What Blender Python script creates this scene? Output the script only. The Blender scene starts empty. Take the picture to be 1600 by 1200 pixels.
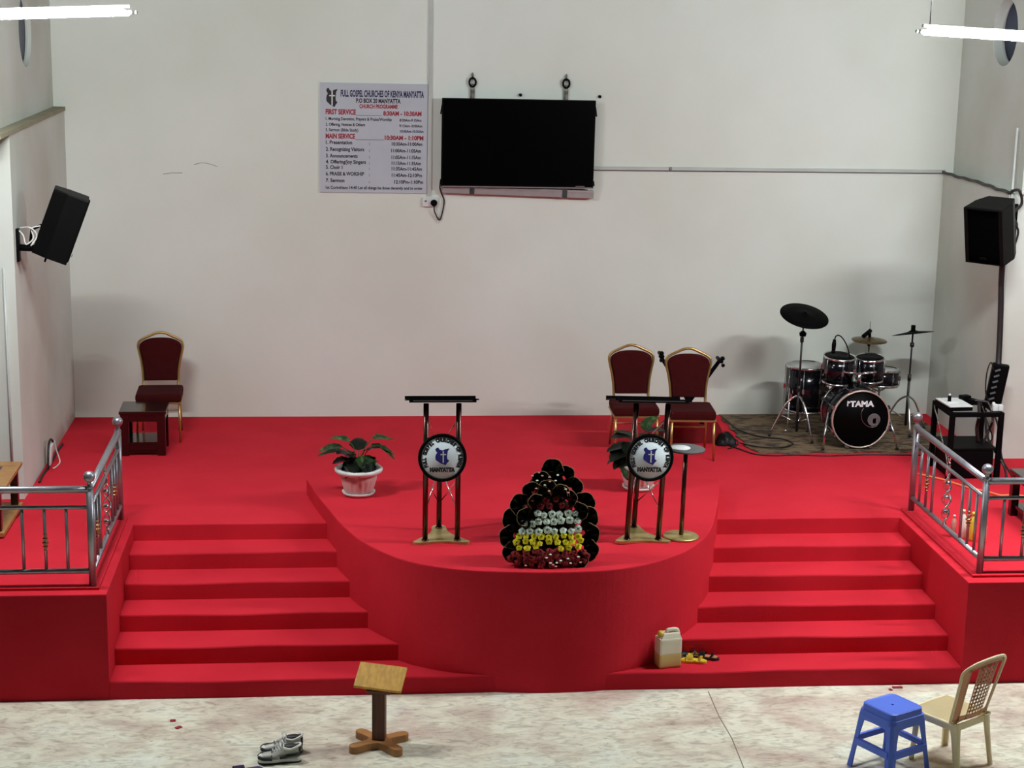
import bpy, bmesh, math, random
from mathutils import Vector, Matrix, Euler
from mathutils.geometry import tessellate_polygon
random.seed(7)
S = bpy.context.scene
COL = S.collection
V = Vector
PI = math.pi

# ------------------------------------------------------------------ camera
cam = bpy.data.cameras.new('camera'); camo = bpy.data.objects.new('camera', cam); COL.objects.link(camo)
yaw, pit, rol, FPX = 0.0985, 0.2202, 0.0192, 2749.8
Fv = V((math.sin(yaw)*math.cos(pit), math.cos(yaw)*math.cos(pit), -math.sin(pit)))
Rv = V((math.cos(yaw), -math.sin(yaw), 0)); Uv = Rv.cross(Fv)
R2 = Rv*math.cos(rol)+Uv*math.sin(rol); U2 = -Rv*math.sin(rol)+Uv*math.cos(rol)
mw = Matrix((R2, U2, -Fv)).transposed().to_4x4(); mw.translation = V((-0.2553, -12.0517, 5.0291))
camo.matrix_world = mw
cam.sensor_width = 36; cam.lens = FPX/1600*36; cam.clip_end = 100
S.camera = camo

# ------------------------------------------------------------------ world and exposure
w = bpy.data.worlds.new('world'); S.world = w; w.use_nodes = True
w.node_tree.nodes['Background'].inputs[0].default_value = (0.93, 0.97, 1.0, 1)
w.node_tree.nodes['Background'].inputs[1].default_value = 0.025
S.view_settings.view_transform = 'Standard'; S.view_settings.look = 'None'
S.view_settings.gamma = 1; S.view_settings.use_curve_mapping = False
S.view_settings.exposure = 0.0
TUBE_STRENGTH = 520.0
TUBE_COLOUR = (0.96, 0.98, 1.0)

# ------------------------------------------------------------------ constants of the place
RI, TR = 0.133, 0.3314
H, P = 6*RI, 7*RI
XL, XR = -1.923, 4.372
WL, WR, YB = -2.902, 5.806, 5.301

# ------------------------------------------------------------------ materials
def mat(name, col, rough=0.5, metal=0.0, col2=None, scale=8.0, bump=0.0, bscale=60.0, stretch=(1, 1, 1), emit=None, estr=0, coat=0, trans=0, lo=0.35, hi=0.65, spec=0.5):
    m = bpy.data.materials.new(name); m.use_nodes = True
    nt = m.node_tree; b = nt.nodes['Principled BSDF']
    b.inputs['Base Color'].default_value = (*col, 1); b.inputs['Roughness'].default_value = rough
    b.inputs['Metallic'].default_value = metal; b.inputs['Specular IOR Level'].default_value = spec
    if coat: b.inputs['Coat Weight'].default_value = coat; b.inputs['Coat Roughness'].default_value = 0.1
    if trans: b.inputs['Transmission Weight'].default_value = trans
    tc = nt.nodes.new('ShaderNodeTexCoord'); mp = nt.nodes.new('ShaderNodeMapping'); mp.inputs['Scale'].default_value = stretch
    nt.links.new(tc.outputs['Object'], mp.inputs[0])
    if col2 is None: col2 = tuple(c*0.88 for c in col)
    n = nt.nodes.new('ShaderNodeTexNoise'); n.inputs['Scale'].default_value = scale; n.inputs['Detail'].default_value = 6
    r = nt.nodes.new('ShaderNodeValToRGB'); r.color_ramp.elements[0].color = (*col, 1); r.color_ramp.elements[1].color = (*col2, 1)
    r.color_ramp.elements[0].position = lo; r.color_ramp.elements[1].position = hi
    nt.links.new(mp.outputs[0], n.inputs['Vector']); nt.links.new(n.outputs['Fac'], r.inputs[0]); nt.links.new(r.outputs[0], b.inputs['Base Color'])
    if bump:
        n2 = nt.nodes.new('ShaderNodeTexNoise'); n2.inputs['Scale'].default_value = bscale; n2.inputs['Detail'].default_value = 4
        bp = nt.nodes.new('ShaderNodeBump'); bp.inputs['Strength'].default_value = bump; bp.inputs['Distance'].default_value = 0.01
        nt.links.new(mp.outputs[0], n2.inputs['Vector']); nt.links.new(n2.outputs['Fac'], bp.inputs['Height']); nt.links.new(bp.outputs[0], b.inputs['Normal'])
    if emit: b.inputs['Emission Color'].default_value = (*emit, 1); b.inputs['Emission Strength'].default_value = estr
    return m

M = {}
M['carpet'] = mat('red_carpet', (0.60, 0.023, 0.040), 0.95, col2=(0.55, 0.019, 0.034), scale=2.2, bump=0.25, bscale=180, spec=0.1)
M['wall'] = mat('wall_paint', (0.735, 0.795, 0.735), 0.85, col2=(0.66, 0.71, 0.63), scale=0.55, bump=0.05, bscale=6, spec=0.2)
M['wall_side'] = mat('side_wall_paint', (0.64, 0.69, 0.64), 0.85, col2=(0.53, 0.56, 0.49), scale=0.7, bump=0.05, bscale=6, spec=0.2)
M['ledge'] = mat('ledge_plaster', (0.30, 0.29, 0.19), 0.9, col2=(0.25, 0.235, 0.155), scale=3)
M['white_trim'] = mat('white_conduit', (0.50, 0.53, 0.50), 0.5, scale=3)
M['black'] = mat('black_plastic', (0.003, 0.003, 0.0035), 0.5, scale=10, spec=0.05)
M['screen'] = mat('dark_screen', (0.0008, 0.0008, 0.0008), 0.3, scale=2, spec=0.06)
M['spk_top'] = mat('speaker_cabinet', (0.003, 0.003, 0.003), 0.5, scale=6, spec=0.08)
M['grille'] = mat('speaker_grille', (0.002, 0.002, 0.002), 0.9, scale=200, bump=0.4, bscale=300, spec=0.02)
M['chrome'] = mat('chrome', (0.75, 0.75, 0.77), 0.18, 1.0, scale=10)
M['lug'] = mat('dark_lug_chrome', (0.35, 0.35, 0.36), 0.25, 0.9, scale=10)
M['steel'] = mat('rail_steel', (0.36, 0.36, 0.39), 0.36, 0.8, scale=12)
M['bronze'] = mat('bronze_bead', (0.55, 0.30, 0.12), 0.25, 1.0, scale=12)
M['dark_steel'] = mat('dark_chrome', (0.10, 0.045, 0.035), 0.22, 0.85, scale=12)
M['gold'] = mat('gold_metal', (0.50, 0.33, 0.13), 0.3, 0.8, col2=(0.5, 0.32, 0.1), scale=12)
M['brass_plate'] = mat('brass_plate', (0.55, 0.43, 0.17), 0.35, 0.6, col2=(0.38, 0.30, 0.10), scale=9, lo=.45, hi=.6)
M['maroon'] = mat('maroon_fabric', (0.046, 0.0015, 0.0018), 0.95, col2=(0.038, 0.0010, 0.0014), scale=20, bump=0.2, bscale=200, spec=0.2)
M['darkwood'] = mat('dark_wood', (0.009, 0.002, 0.0015), 0.25, col2=(0.004, 0.001, 0.001), scale=3, stretch=(1, 12, 12), coat=0.6)
M['postwood'] = mat('post_wood', (0.13, 0.035, 0.014), 0.5, col2=(0.08, 0.02, 0.009), scale=4, stretch=(12, 12, 1))
M['wood'] = mat('light_wood', (0.44, 0.23, 0.075), 0.45, col2=(0.32, 0.15, 0.045), scale=5, stretch=(2, 10, 10))
M['plywood'] = mat('varnished_plywood', (0.60, 0.335, 0.045), 0.6, col2=(0.47, 0.245, 0.03), scale=7, stretch=(5, 1.5, 3), lo=.4, hi=.62)
M['footwood'] = mat('foot_wood', (0.42, 0.20, 0.06), 0.45, col2=(0.30, 0.13, 0.035), scale=6)
M['white'] = mat('white_plastic', (0.72, 0.74, 0.72), 0.4, scale=10)
M['sign'] = mat('sign_panel', (0.48, 0.52, 0.57), 0.8, col2=(0.45, 0.49, 0.54), scale=2)
M['face'] = mat('sign_disc_face', (0.74, 0.85, 0.88), 0.85, col2=(0.70, 0.81, 0.84), scale=2)
M['navy'] = mat('navy_print', (0.006, 0.006, 0.07), 0.6)
M['redprint'] = mat('red_print', (0.33, 0.006, 0.02), 0.6)
M['ink'] = mat('black_print', (0.008, 0.007, 0.010), 0.6)
M['blueprint'] = mat('blue_emblem_print', (0.012, 0.012, 0.20), 0.6)
M['whiteprint'] = mat('white_print', (0.75, 0.77, 0.78), 0.6)
M['pot'] = mat('ribbed_pot_plastic', (0.72, 0.60, 0.55), 0.5, col2=(0.62, 0.40, 0.38), scale=5, stretch=(1, 1, .4))
M['soil'] = mat('soil', (0.03, 0.015, 0.01), 0.95, scale=30, bump=0.5)
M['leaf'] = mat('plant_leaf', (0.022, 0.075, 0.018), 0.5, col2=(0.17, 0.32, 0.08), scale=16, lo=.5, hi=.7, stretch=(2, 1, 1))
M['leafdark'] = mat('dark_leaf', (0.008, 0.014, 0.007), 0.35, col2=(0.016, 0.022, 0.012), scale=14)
M['stem'] = mat('plant_stem', (0.05, 0.07, 0.02), 0.5)
M['frond'] = mat('dark_frond_leaf', (0.006, 0.007, 0.003), 0.6, col2=(0.03, 0.012, 0.005), scale=14, lo=.5, hi=.75, spec=0.06)
M['rosewhite'] = mat('white_petals', (0.82, 0.95, 0.82), 0.6, scale=30)
M['roseyellow'] = mat('yellow_petals', (0.95, 0.90, 0.03), 0.6, col2=(0.90, 0.78, 0.02), scale=30)
M['rosered'] = mat('red_petals', (0.38, 0.010, 0.012), 0.6, col2=(0.16, 0.004, 0.005), scale=30)
M['basket'] = mat('basket', (0.010, 0.006, 0.004), 0.9, scale=30, spec=0.05)
M['drumshell'] = mat('black_drum_lacquer', (0.004, 0.004, 0.006), 0.15, scale=5, coat=0.25, spec=0.3)
M['drumhead'] = mat('white_drum_head', (0.45, 0.47, 0.45), 0.5, scale=5)
M['blackhead'] = mat('black_drum_head', (0.002, 0.002, 0.002), 0.5, scale=5, spec=0.05)
M['cymblack'] = mat('dark_cymbal', (0.002, 0.002, 0.002), 0.6, 0.0, scale=30, spec=0.03)
M['cymbrass'] = mat('brass_cymbal', (0.20, 0.14, 0.06), 0.35, 0.9, col2=(0.12, 0.08, 0.04), scale=20)
M['rug'] = mat('brown_rug', (0.16, 0.105, 0.055), 0.95, col2=(0.035, 0.024, 0.013), scale=8, stretch=(1, 2.4, 1), lo=.46, hi=.58)
M['cable'] = mat('black_rubber', (0.012, 0.008, 0.008), 0.5)
M['orange'] = mat('orange_rubber', (0.85, 0.22, 0.08), 0.5)
M['redcloth'] = mat('red_cloth', (0.34, 0.008, 0.014), 0.9, scale=6)
M['glassblue'] = mat('blue_glass_top', (0.04, 0.06, 0.14), 0.15, scale=3, col2=(0.07, 0.09, 0.18))
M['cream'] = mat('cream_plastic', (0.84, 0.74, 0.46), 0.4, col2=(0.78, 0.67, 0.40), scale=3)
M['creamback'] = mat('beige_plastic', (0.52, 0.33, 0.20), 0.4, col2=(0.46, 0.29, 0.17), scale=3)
M['bluepl'] = mat('blue_plastic', (0.075, 0.17, 0.74), 0.42, col2=(0.065, 0.15, 0.70), scale=3)
M['jerry'] = mat('jerrycan_plastic', (0.80, 0.77, 0.60), 0.4, scale=4)
M['jerrylow'] = mat('yellow_liquid_jerrycan', (0.66, 0.52, 0.18), 0.4, scale=4)
M['yellow'] = mat('yellow_rubber', (0.80, 0.62, 0.05), 0.5, scale=12)
M['tan'] = mat('tan_insole', (0.58, 0.27, 0.12), 0.6, scale=12)
M['shoewhite'] = mat('shoe_leather_white', (0.86, 0.88, 0.80), 0.45, scale=10)
M['shoeblack'] = mat('shoe_leather_black', (0.010, 0.012, 0.012), 0.5, scale=10)
M['purple'] = mat('purple_rubber', (0.03, 0.01, 0.10), 0.6)
M['pinkpl'] = mat('pink_plastic', (0.75, 0.38, 0.30), 0.4)
M['window'] = mat('bluish_glass', (0.06, 0.08, 0.16), 0.4, col2=(0.03, 0.04, 0.09), scale=1.5, spec=0.2)
M['tube'] = mat('tube_glow', (0.9, 0.9, 0.9), 0.5, emit=TUBE_COLOUR, estr=TUBE_STRENGTH)
M['tube_fill'] = mat('fill_tube_glow', (0.9, 0.9, 0.9), 0.5, emit=TUBE_COLOUR, estr=TUBE_STRENGTH*0.25)  # weaker glow for the added fill tube over the stage
M['rust'] = mat('rusty_bracket', (0.10, 0.085, 0.06), 0.6, 0.4, col2=(0.35, 0.34, 0.30), scale=25)

def floor_material():
    m = bpy.data.materials.new('stained_concrete'); m.use_nodes = True; nt = m.node_tree; b = nt.nodes['Principled BSDF']
    b.inputs['Roughness'].default_value = 0.7; b.inputs['Specular IOR Level'].default_value = 0.3
    tc = nt.nodes.new('ShaderNodeTexCoord')
    def noise(scale, st, det=8, dist=0.0):
        mp = nt.nodes.new('ShaderNodeMapping'); mp.inputs['Scale'].default_value = st
        n = nt.nodes.new('ShaderNodeTexNoise'); n.inputs['Scale'].default_value = scale; n.inputs['Detail'].default_value = det; n.inputs['Distortion'].default_value = dist
        nt.links.new(tc.outputs['Object'], mp.inputs[0]); nt.links.new(mp.outputs[0], n.inputs['Vector']); return n
    def ramp(n, stops):
        r = nt.nodes.new('ShaderNodeValToRGB'); e = r.color_ramp.elements
        e[0].position, e[0].color = stops[0][0], (*stops[0][1], 1); e[1].position, e[1].color = stops[-1][0], (*stops[-1][1], 1)
        for p_, c in stops[1:-1]:
            k = e.new(p_); k.color = (*c, 1)
        nt.links.new(n.outputs['Fac'], r.inputs[0]); return r
    def mix(a, c, fac, mode='MIX'):
        x = nt.nodes.new('ShaderNodeMix'); x.data_type = 'RGBA'; x.blend_type = mode
        nt.links.new(fac, x.inputs[0]) if not isinstance(fac, float) else setattr(x.inputs[0], 'default_value', fac)
        nt.links.new(a, x.inputs[6]); nt.links.new(c, x.inputs[7]); return x.outputs[2]
    base = ramp(noise(1.6, (1, 1.3, 1), 10, 0.6), [(0.30, (0.46, 0.37, 0.30)), (0.42, (0.60, 0.54, 0.43)), (0.55, (0.70, 0.69, 0.55)), (0.7, (0.70, 0.73, 0.61))])
    fine = ramp(noise(9, (1, 2.0, 1), 12, 1.2), [(0.3, (0.55, 0.5, 0.46)), (0.5, (0.95, 0.95, 0.95)), (0.7, (1.12, 1.12, 1.1))])
    c = mix(base.outputs[0], fine.outputs[0], 0.75, 'MULTIPLY')
    red = ramp(noise(0.9, (1, 1.2, 1), 6, 0.4), [(0.58, (0, 0, 0)), (0.72, (1, 1, 1))])
    rc = nt.nodes.new('ShaderNodeRGB'); rc.outputs[0].default_value = (0.42, 0.20, 0.17, 1)
    mul = nt.nodes.new('ShaderNodeMath'); mul.operation = 'MULTIPLY'; mul.inputs[1].default_value = 0.5; nt.links.new(red.outputs[0], mul.inputs[0])
    c = mix(c, rc.outputs[0], mul.outputs[0])
    dk = ramp(noise(26, (1, 2.4, 1), 3, 0.8), [(0.66, (1, 1, 1)), (0.75, (0.42, 0.38, 0.34))])
    c = mix(c, dk.outputs[0], 0.9, 'MULTIPLY')
    nt.links.new(c, b.inputs['Base Color'])
    bp = nt.nodes.new('ShaderNodeBump'); bp.inputs['Strength'].default_value = 0.35; bp.inputs['Distance'].default_value = 0.01
    nt.links.new(noise(12, (1, 2, 1), 10, 1).outputs['Fac'], bp.inputs['Height']); nt.links.new(bp.outputs[0], b.inputs['Normal'])
    return m
M['floor'] = floor_material()

# ------------------------------------------------------------------ mesh helpers
def rotm(rx=0, ry=0, rz=0): return Euler((rx, ry, rz)).to_matrix().to_4x4()
class B:
    def __init__(s): s.b = bmesh.new()
    def _add(s, verts, T):
        if T is not None: bmesh.ops.transform(s.b, matrix=T, verts=verts)
    def box(s, c, size, rot=(0, 0, 0), bev=0.0, T=None):
        r = bmesh.ops.create_cube(s.b, size=1); vs = r['verts']
        bmesh.ops.transform(s.b, matrix=Matrix.Translation(c) @ rotm(*rot) @ Matrix.Diagonal((*size, 1)), verts=vs)
        if bev:
            es = list({e for v in vs for e in v.link_edges})
            rr = bmesh.ops.bevel(s.b, geom=es, offset=bev, segments=2, affect='EDGES', profile=0.6)
            vs = list({v for f in rr['faces'] for v in f.verts} | {v for v in vs if v.is_valid})
        s._add(vs, T); return s
    def prism(s, pts, z0, z1, T=None, bev=0.0):
        lo = [s.b.verts.new((x, y, z0)) for x, y in pts]; hi = [s.b.verts.new((x, y, z1)) for x, y in pts]
        n = len(pts); fs = [s.b.faces.new(lo[::-1]), s.b.faces.new(hi)]
        for i in range(n): fs.append(s.b.faces.new((lo[i], lo[(i+1) % n], hi[(i+1) % n], hi[i])))
        bmesh.ops.recalc_face_normals(s.b, faces=fs)
        if bev:
            top = [e for e in fs[1].edges]
            bmesh.ops.bevel(s.b, geom=top, offset=bev, segments=2, affect='EDGES', profile=0.6)
        elif T is not None: s._add(lo+hi, T)
        return s
    def tube(s, pts, r, n=8, cap=True, T=None, closed=False):
        pts = [V(p) for p in pts]; m = len(pts); rs = r if isinstance(r, (list, tuple)) else [r]*m
        rings = []; prev = None
        for i, p in enumerate(pts):
            if closed: d = pts[(i+1) % m]-pts[i-1]
            else: d = (pts[min(i+1, m-1)]-pts[max(i-1, 0)])
            d.normalize()
            if prev is None:
                a = V((0, 0, 1)) if abs(d.z) < .9 else V((1, 0, 0)); u = d.cross(a).normalized()
            else:
                u = (prev-d*prev.dot(d)).normalized()
            prev = u; v = d.cross(u)
            rings.append([s.b.verts.new(p+(u*math.cos(2*PI*k/n)+v*math.sin(2*PI*k/n))*rs[i]) for k in range(n)])
        fs = []
        for i in range(m if closed else m-1):
            a, c = rings[i], rings[(i+1) % m]
            for k in range(n): fs.append(s.b.faces.new((a[k], a[(k+1) % n], c[(k+1) % n], c[k])))
        if cap and not closed: fs.append(s.b.faces.new(rings[0][::-1])); fs.append(s.b.faces.new(rings[-1]))
        for f in fs: f.smooth = True
        bmesh.ops.recalc_face_normals(s.b, faces=fs)
        s._add([v for g in rings for v in g], T); return s
    def lathe(s, prof, n=32, T=None, ripple=None, smooth=True):
        rings = []
        for (r, z) in prof:
            ring = []
            for k in range(n):
                a = 2*PI*k/n; rr = r*(1+(ripple(a, z) if ripple else 0)); ring.append(s.b.verts.new((rr*math.cos(a), rr*math.sin(a), z)))
            rings.append(ring)
        fs = []
        for a, c in zip(rings, rings[1:]):
            for k in range(n):
                f = s.b.faces.new((a[k], a[(k+1) % n], c[(k+1) % n], c[k])); f.smooth = smooth; fs.append(f)
        if prof[0][0] > 1e-6: fs.append(s.b.faces.new(rings[0][::-1]))
        if prof[-1][0] > 1e-6: fs.append(s.b.faces.new(rings[-1]))
        s._add([v for g in rings for v in g], T)
        bmesh.ops.recalc_face_normals(s.b, faces=fs); return s
    def ball(s, c, r, T=None, sc=(1, 1, 1), seg=16):
        rr = bmesh.ops.create_uvsphere(s.b, u_segments=seg, v_segments=seg//2+2, radius=1)
        for v in rr['verts']:
            for f in v.link_faces: f.smooth = True
        bmesh.ops.transform(s.b, matrix=Matrix.Translation(c) @ Matrix.Diagonal((r*sc[0], r*sc[1], r*sc[2], 1)), verts=rr['verts'])
        s._add(rr['verts'], T); return s
    def grid(s, fn, nu, nv, thick=0.0, smooth=True, T=None):
        """surface fn(u,v)->(x,y,z), u,v in 0..1"""
        g = [[s.b.verts.new(fn(i/nu, j/nv)) for j in range(nv+1)] for i in range(nu+1)]
        fs = []
        for i in range(nu):
            for j in range(nv):
                f = s.b.faces.new((g[i][j], g[i+1][j], g[i+1][j+1], g[i][j+1])); f.smooth = smooth; fs.append(f)
        vs = [v for q in g for v in q]
        if thick:
            r = bmesh.ops.solidify(s.b, geom=fs, thickness=thick); vs = list({v for v in vs} | {v for v in r['geom'] if isinstance(v, bmesh.types.BMVert)})
        bmesh.ops.recalc_face_normals(s.b, faces=list({f for v in vs for f in v.link_faces})) if thick else None
        s._add(vs, T); return s
    def raw(s, me, T):
        n0 = len(s.b.verts); s.b.from_mesh(me); s.b.verts.ensure_lookup_table()
        bmesh.ops.transform(s.b, matrix=T, verts=s.b.verts[n0:]); return s

def obj(name, b, m, parent=None, loc=None, rot=None):
    me = bpy.data.meshes.new(name); b.b.normal_update(); b.b.to_mesh(me); b.b.free()
    me.materials.append(m if not isinstance(m, str) else M[m])
    o = bpy.data.objects.new(name, me); COL.objects.link(o)
    if parent: o.parent = parent
    if loc: o.location = loc
    if rot: o.rotation_euler = rot
    return o
def tag(o, label, cat, group=None, kind=None):
    o['label'] = label; o['category'] = cat
    if group: o['group'] = group
    if kind: o['kind'] = kind
    return o
def thing(name, label, cat, loc=(0, 0, 0), rz=0, group=None, rx=0, ry=0):
    o = bpy.data.objects.new(name, None); COL.objects.link(o); o.location = loc; o.rotation_euler = (rx, ry, rz)
    o.empty_display_size = 0.1
    return tag(o, label, cat, group)
def struct(name, b, m, parent=None):
    o = obj(name, b, m, parent)
    if not parent: o['kind'] = 'structure'
    return o
def copy_tree(o, parent=None):
    c = o.copy(); COL.objects.link(c); c.parent = parent
    for ch in list(o.children): copy_tree(ch, c)
    return c
def smooth_path(pts, n=6, closed=False):
    pts = [V(p) for p in pts]; out = []; m = len(pts)
    for i in range(m if closed else m-1):
        if closed: p0, p1, p2, p3 = pts[i-1], pts[i], pts[(i+1) % m], pts[(i+2) % m]
        else: p0, p1, p2, p3 = pts[max(i-1, 0)], pts[i], pts[i+1], pts[min(i+2, m-1)]
        for k in range(n):
            t = k/n
            out.append(0.5*((2*p1)+(p2-p0)*t+(2*p0-5*p1+4*p2-p3)*t*t+(3*p1-p0-3*p2+p3)*t**3))
    if not closed: out.append(pts[-1])
    return out
def arc(c, r, a0, a1, n, plane='xz'):
    o = []
    for i in range(n+1):
        a = a0+(a1-a0)*i/n; x, y = r*math.cos(a), r*math.sin(a)
        o.append((c[0]+x, c[1], c[2]+y) if plane == 'xz' else (c[0]+x, c[1]+y, c[2]))
    return o
_fc = {}
def text_mesh(txt, offset=0.0):
    k = (txt, offset)
    if k in _fc: return _fc[k]
    cu = bpy.data.curves.new('lettering', 'FONT'); cu.body = txt; cu.size = 1; cu.extrude = 0.0; cu.offset = offset; cu.resolution_u = 3
    o = bpy.data.objects.new('lettering_source', cu); COL.objects.link(o)
    bpy.context.view_layer.update()
    me = bpy.data.meshes.new_from_object(o.evaluated_get(bpy.context.evaluated_depsgraph_get()))
    xs = [v.co.x for v in me.vertices] or [0, 1]
    bpy.data.objects.remove(o); bpy.data.curves.remove(cu)
    _fc[k] = (me, min(xs), max(xs)); return _fc[k]
def put_text(b, txt, x, z, w, h, y, offset=0.02, align='l', thick=True):
    """lettering in the xz plane facing -y, w = width in metres, h = cap height"""
    me, x0, x1 = text_mesh(txt, offset)
    sx = w/(x1-x0); sz = h/0.70
    if align == 'r': x -= w
    if align == 'c': x -= w/2
    T = Matrix.Translation((x, y, z)) @ Matrix.Rotation(PI/2, 4, 'X') @ Matrix.Diagonal((sx, sz, 1, 1)) @ Matrix.Translation((-x0, 0, 0))
    b.raw(me, T)
def kenya(w, h):
    p = [(0.10, 0.97), (0.22, 1.0), (0.32, 0.88), (0.50, 0.84), (0.68, 0.90), (0.97, 0.95), (0.84, 0.78), (0.80, 0.50), (0.82, .34), (0.95, 0.26), (0.80, 0.12), (0.70, 0.0), (0.55, 0.06), (.36, .12), (0.06, 0.30), (0.03, 0.46), (.07, .60), (.16, .71), (.07, .80), (.03, .88)]
    return [((x-.5)*w, (z-.5)*h) for x, z in p]
def flat_poly(b, pts, x, y, z, t=0.001):
    vs = [b.b.verts.new((x+px, y, z+pz)) for px, pz in pts]
    for tri in tessellate_polygon([[V((px, pz, 0)) for px, pz in pts]]):
        f = b.b.faces.new([vs[k] for k in tri]); f.normal_update()
        if f.normal.y > 0: f.normal_flip()

# ================================================================== SETTING
b = B(); b.box((1.5, -3.2, -0.05), (24, 19.2, 0.1)); struct('floor', b, 'floor')
b = B(); b.tube([(2.43, -0.06, 0.0), (2.415, -0.5, 0.0), (2.425, -0.9, 0.0), (2.40, -1.4, 0.0), (2.41, -2.0, 0.0)], 0.004, 6)
struct('trim_1', b, mat('floor_seam', (0.30, 0.24, 0.18), 0.8))
b = B(); b.box((1.45, YB+0.15, 3.6), (11.5, 0.3, 7.2)); wb = struct('wall_back', b, 'wall')
b = B()
for path in ([(-1.98, 3.222), (-1.9, 3.236), (-1.796, 3.236)], [(-1.684, 3.318), (-1.62, 3.335), (-1.567, 3.333), (-1.50, 3.315), (-1.46, 3.298)]):
    b.tube([(x, YB-0.0005, z) for x, z in path], 0.0035, 5)
c = obj('scuff_mark', b, mat('scuff_grey', (0.40, 0.39, 0.36), 0.9), wb)

# side walls: thick lower part, thinner upper part with a round window
def round_hole_wall(name, x_face, out, y0, y1, z0, z1, cy, cz, r, wn, dp):
    """wall whose room face is at x_face, body going outward (out=+-1); round hole through it"""
    b = B(); bb = b.b; n = 48; t = 0.36
    def face(x, flip):
        s = r*1.25; circ = []; sq = []
        for k in range(n):
            a = 2*PI*k/n; c_, s_ = math.cos(a), math.sin(a); m = max(abs(c_), abs(s_))
            circ.append(bb.verts.new((x, cy+r*c_, cz+r*s_))); sq.append(bb.verts.new((x, cy+s*c_/m, cz+s*s_/m)))
        for k in range(n): bb.faces.new((circ[k], circ[(k+1) % n], sq[(k+1) % n], sq[k]))
        ya, yb_, za, zb = cy-s, cy+s, cz-s, cz+s
        for (p, q, u, v) in ((y0, ya, z0, z1), (yb_, y1, z0, z1), (ya, yb_, z0, za), (ya, yb_, zb, z1)):
            bb.faces.new([bb.verts.new((x, *c)) for c in ((p, u), (q, u), (q, v), (p, v))])
        return circ
    c1 = face(x_face, False); c2 = face(x_face+out*t, True)
    for k in range(n): bb.faces.new((c1[k], c1[(k+1) % n], c2[(k+1) % n], c2[k]))
    for (p, q, u, v) in ((y0, y0, z0, z1), (y1, y1, z0, z1)):
        bb.faces.new([bb.verts.new(c) for c in ((x_face, p, u), (x_face+out*t, p, u), (x_face+out*t, p, v), (x_face, p, v))])
    bmesh.ops.recalc_face_normals(bb, faces=bb.faces[:])
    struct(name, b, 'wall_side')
    w_ = B(); Tm = Matrix.Translation((x_face+out*(dp+.012), cy, cz)) @ Matrix.Rotation(PI/2, 4, 'Y')
    w_.lathe([(0.001, -0.006), (r*0.97, -0.006), (r*0.97, 0.006), (0.001, 0.006)], 48, T=Tm)
    wo = struct(wn, w_, 'window')
    f = B(); f.tube([(x_face+out*dp, cy+r*0.985*math.cos(2*PI*k/48), cz+r*0.985*math.sin(2*PI*k/48)) for k in range(48)], 0.012, 6, closed=True)
    obj('window_frame', f, 'white_trim', wo)
round_hole_wall('wall_left_upper', WL-0.10, -1, 2.0, YB, 3.83, 7.2, 3.93, 4.60, 0.31, 'window_1', 0.045)
round_hole_wall('wall_right_upper', WR+0.10, 1, 3.45, YB, 3.30, 7.2, 4.17, 4.73, 0.31, 'window_2', 0.10)
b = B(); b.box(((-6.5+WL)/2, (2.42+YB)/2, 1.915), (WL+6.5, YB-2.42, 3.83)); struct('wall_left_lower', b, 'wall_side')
b = B(); b.box((-3.3, (2.0+YB)/2, 3.845), (0.80, YB-2.0, 0.03)); b.box((-2.905, (2.0+YB)/2, 3.842), (0.03, YB-2.0, 0.036)); struct('trim_2', b, 'ledge')
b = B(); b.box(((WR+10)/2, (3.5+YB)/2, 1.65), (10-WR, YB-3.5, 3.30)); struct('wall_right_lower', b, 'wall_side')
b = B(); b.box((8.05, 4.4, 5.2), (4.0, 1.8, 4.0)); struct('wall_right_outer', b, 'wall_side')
# conduit lines on the pier ends
b = B(); b.tube([(-2.99, 2.41, 0.80), (-2.99, 2.41, 2.75)], 0.012, 6); struct('trim_3', b, 'white_trim')
b = B(); b.tube([(5.83, 3.49, 0.80), (5.83, 3.49, 3.9)], 0.012, 6); struct('trim_4', b, 'white_trim')

# stage ----------------------------------------------------------------
b = B()
b.prism([(-6.4, 0), (XL, 0), (XL, 5*TR), (XR, 5*TR), (XR, 0), (9.6, 0), (9.6, YB), (-6.4, YB)], 0, H, bev=0.008)
struct('stage', b, 'carpet')
# carpet covered steps, nosing slightly wavy
def steps(name, x0, x1, seed):
    rnd = random.Random(seed); b = B(); bb = b.b; n = 40
    prof = []
    for k in range(1, 6):
        y = (k-1)*TR; z = k*RI
        prof += [(y, z-RI, 0), (y, z-0.012, 1), (y+0.004, z-0.003, 1), (y+0.014, z, 1)]
    prof += [(5*TR+0.01, 5*RI, 0)]
    ph = [rnd.uniform(0, 6) for _ in range(40)]
    cols = []
    for i in range(n+1):
        x = x0+(x1-x0)*i/n; col = []
        for j, (y, z, wv) in enumerate(prof):
            k = j//4
            dz = wv*0.0035*(math.sin(x*3.1+ph[k])+0.6*math.sin(x*7.3+ph[k+8])); dy = wv*0.004*math.sin(x*4.4+ph[k+16])
            col.append(bb.verts.new((x, y+dy, z+dz)))
        cols.append(col)
    for a, c in zip(cols, cols[1:]):
        for j in range(len(prof)-1):
            f = bb.faces.new((a[j], c[j], c[j+1], a[j+1])); f.smooth = False
    # sides, back and underside
    for col, fl in ((cols[0], 0), (cols[-1], 1)):
        low = bb.verts.new((col[0].co.x, 5*TR+0.01, 0)); fan = col+[low]
        f = bb.faces.new(fan if fl else fan[::-1])
    bmesh.ops.recalc_face_normals(bb, faces=bb.faces[:])
    return struct(name, b, 'carpet')
steps('steps_left', XL+0.002, 1.1, 3); steps('steps_right', 1.3, XR-0.002, 5)
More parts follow.
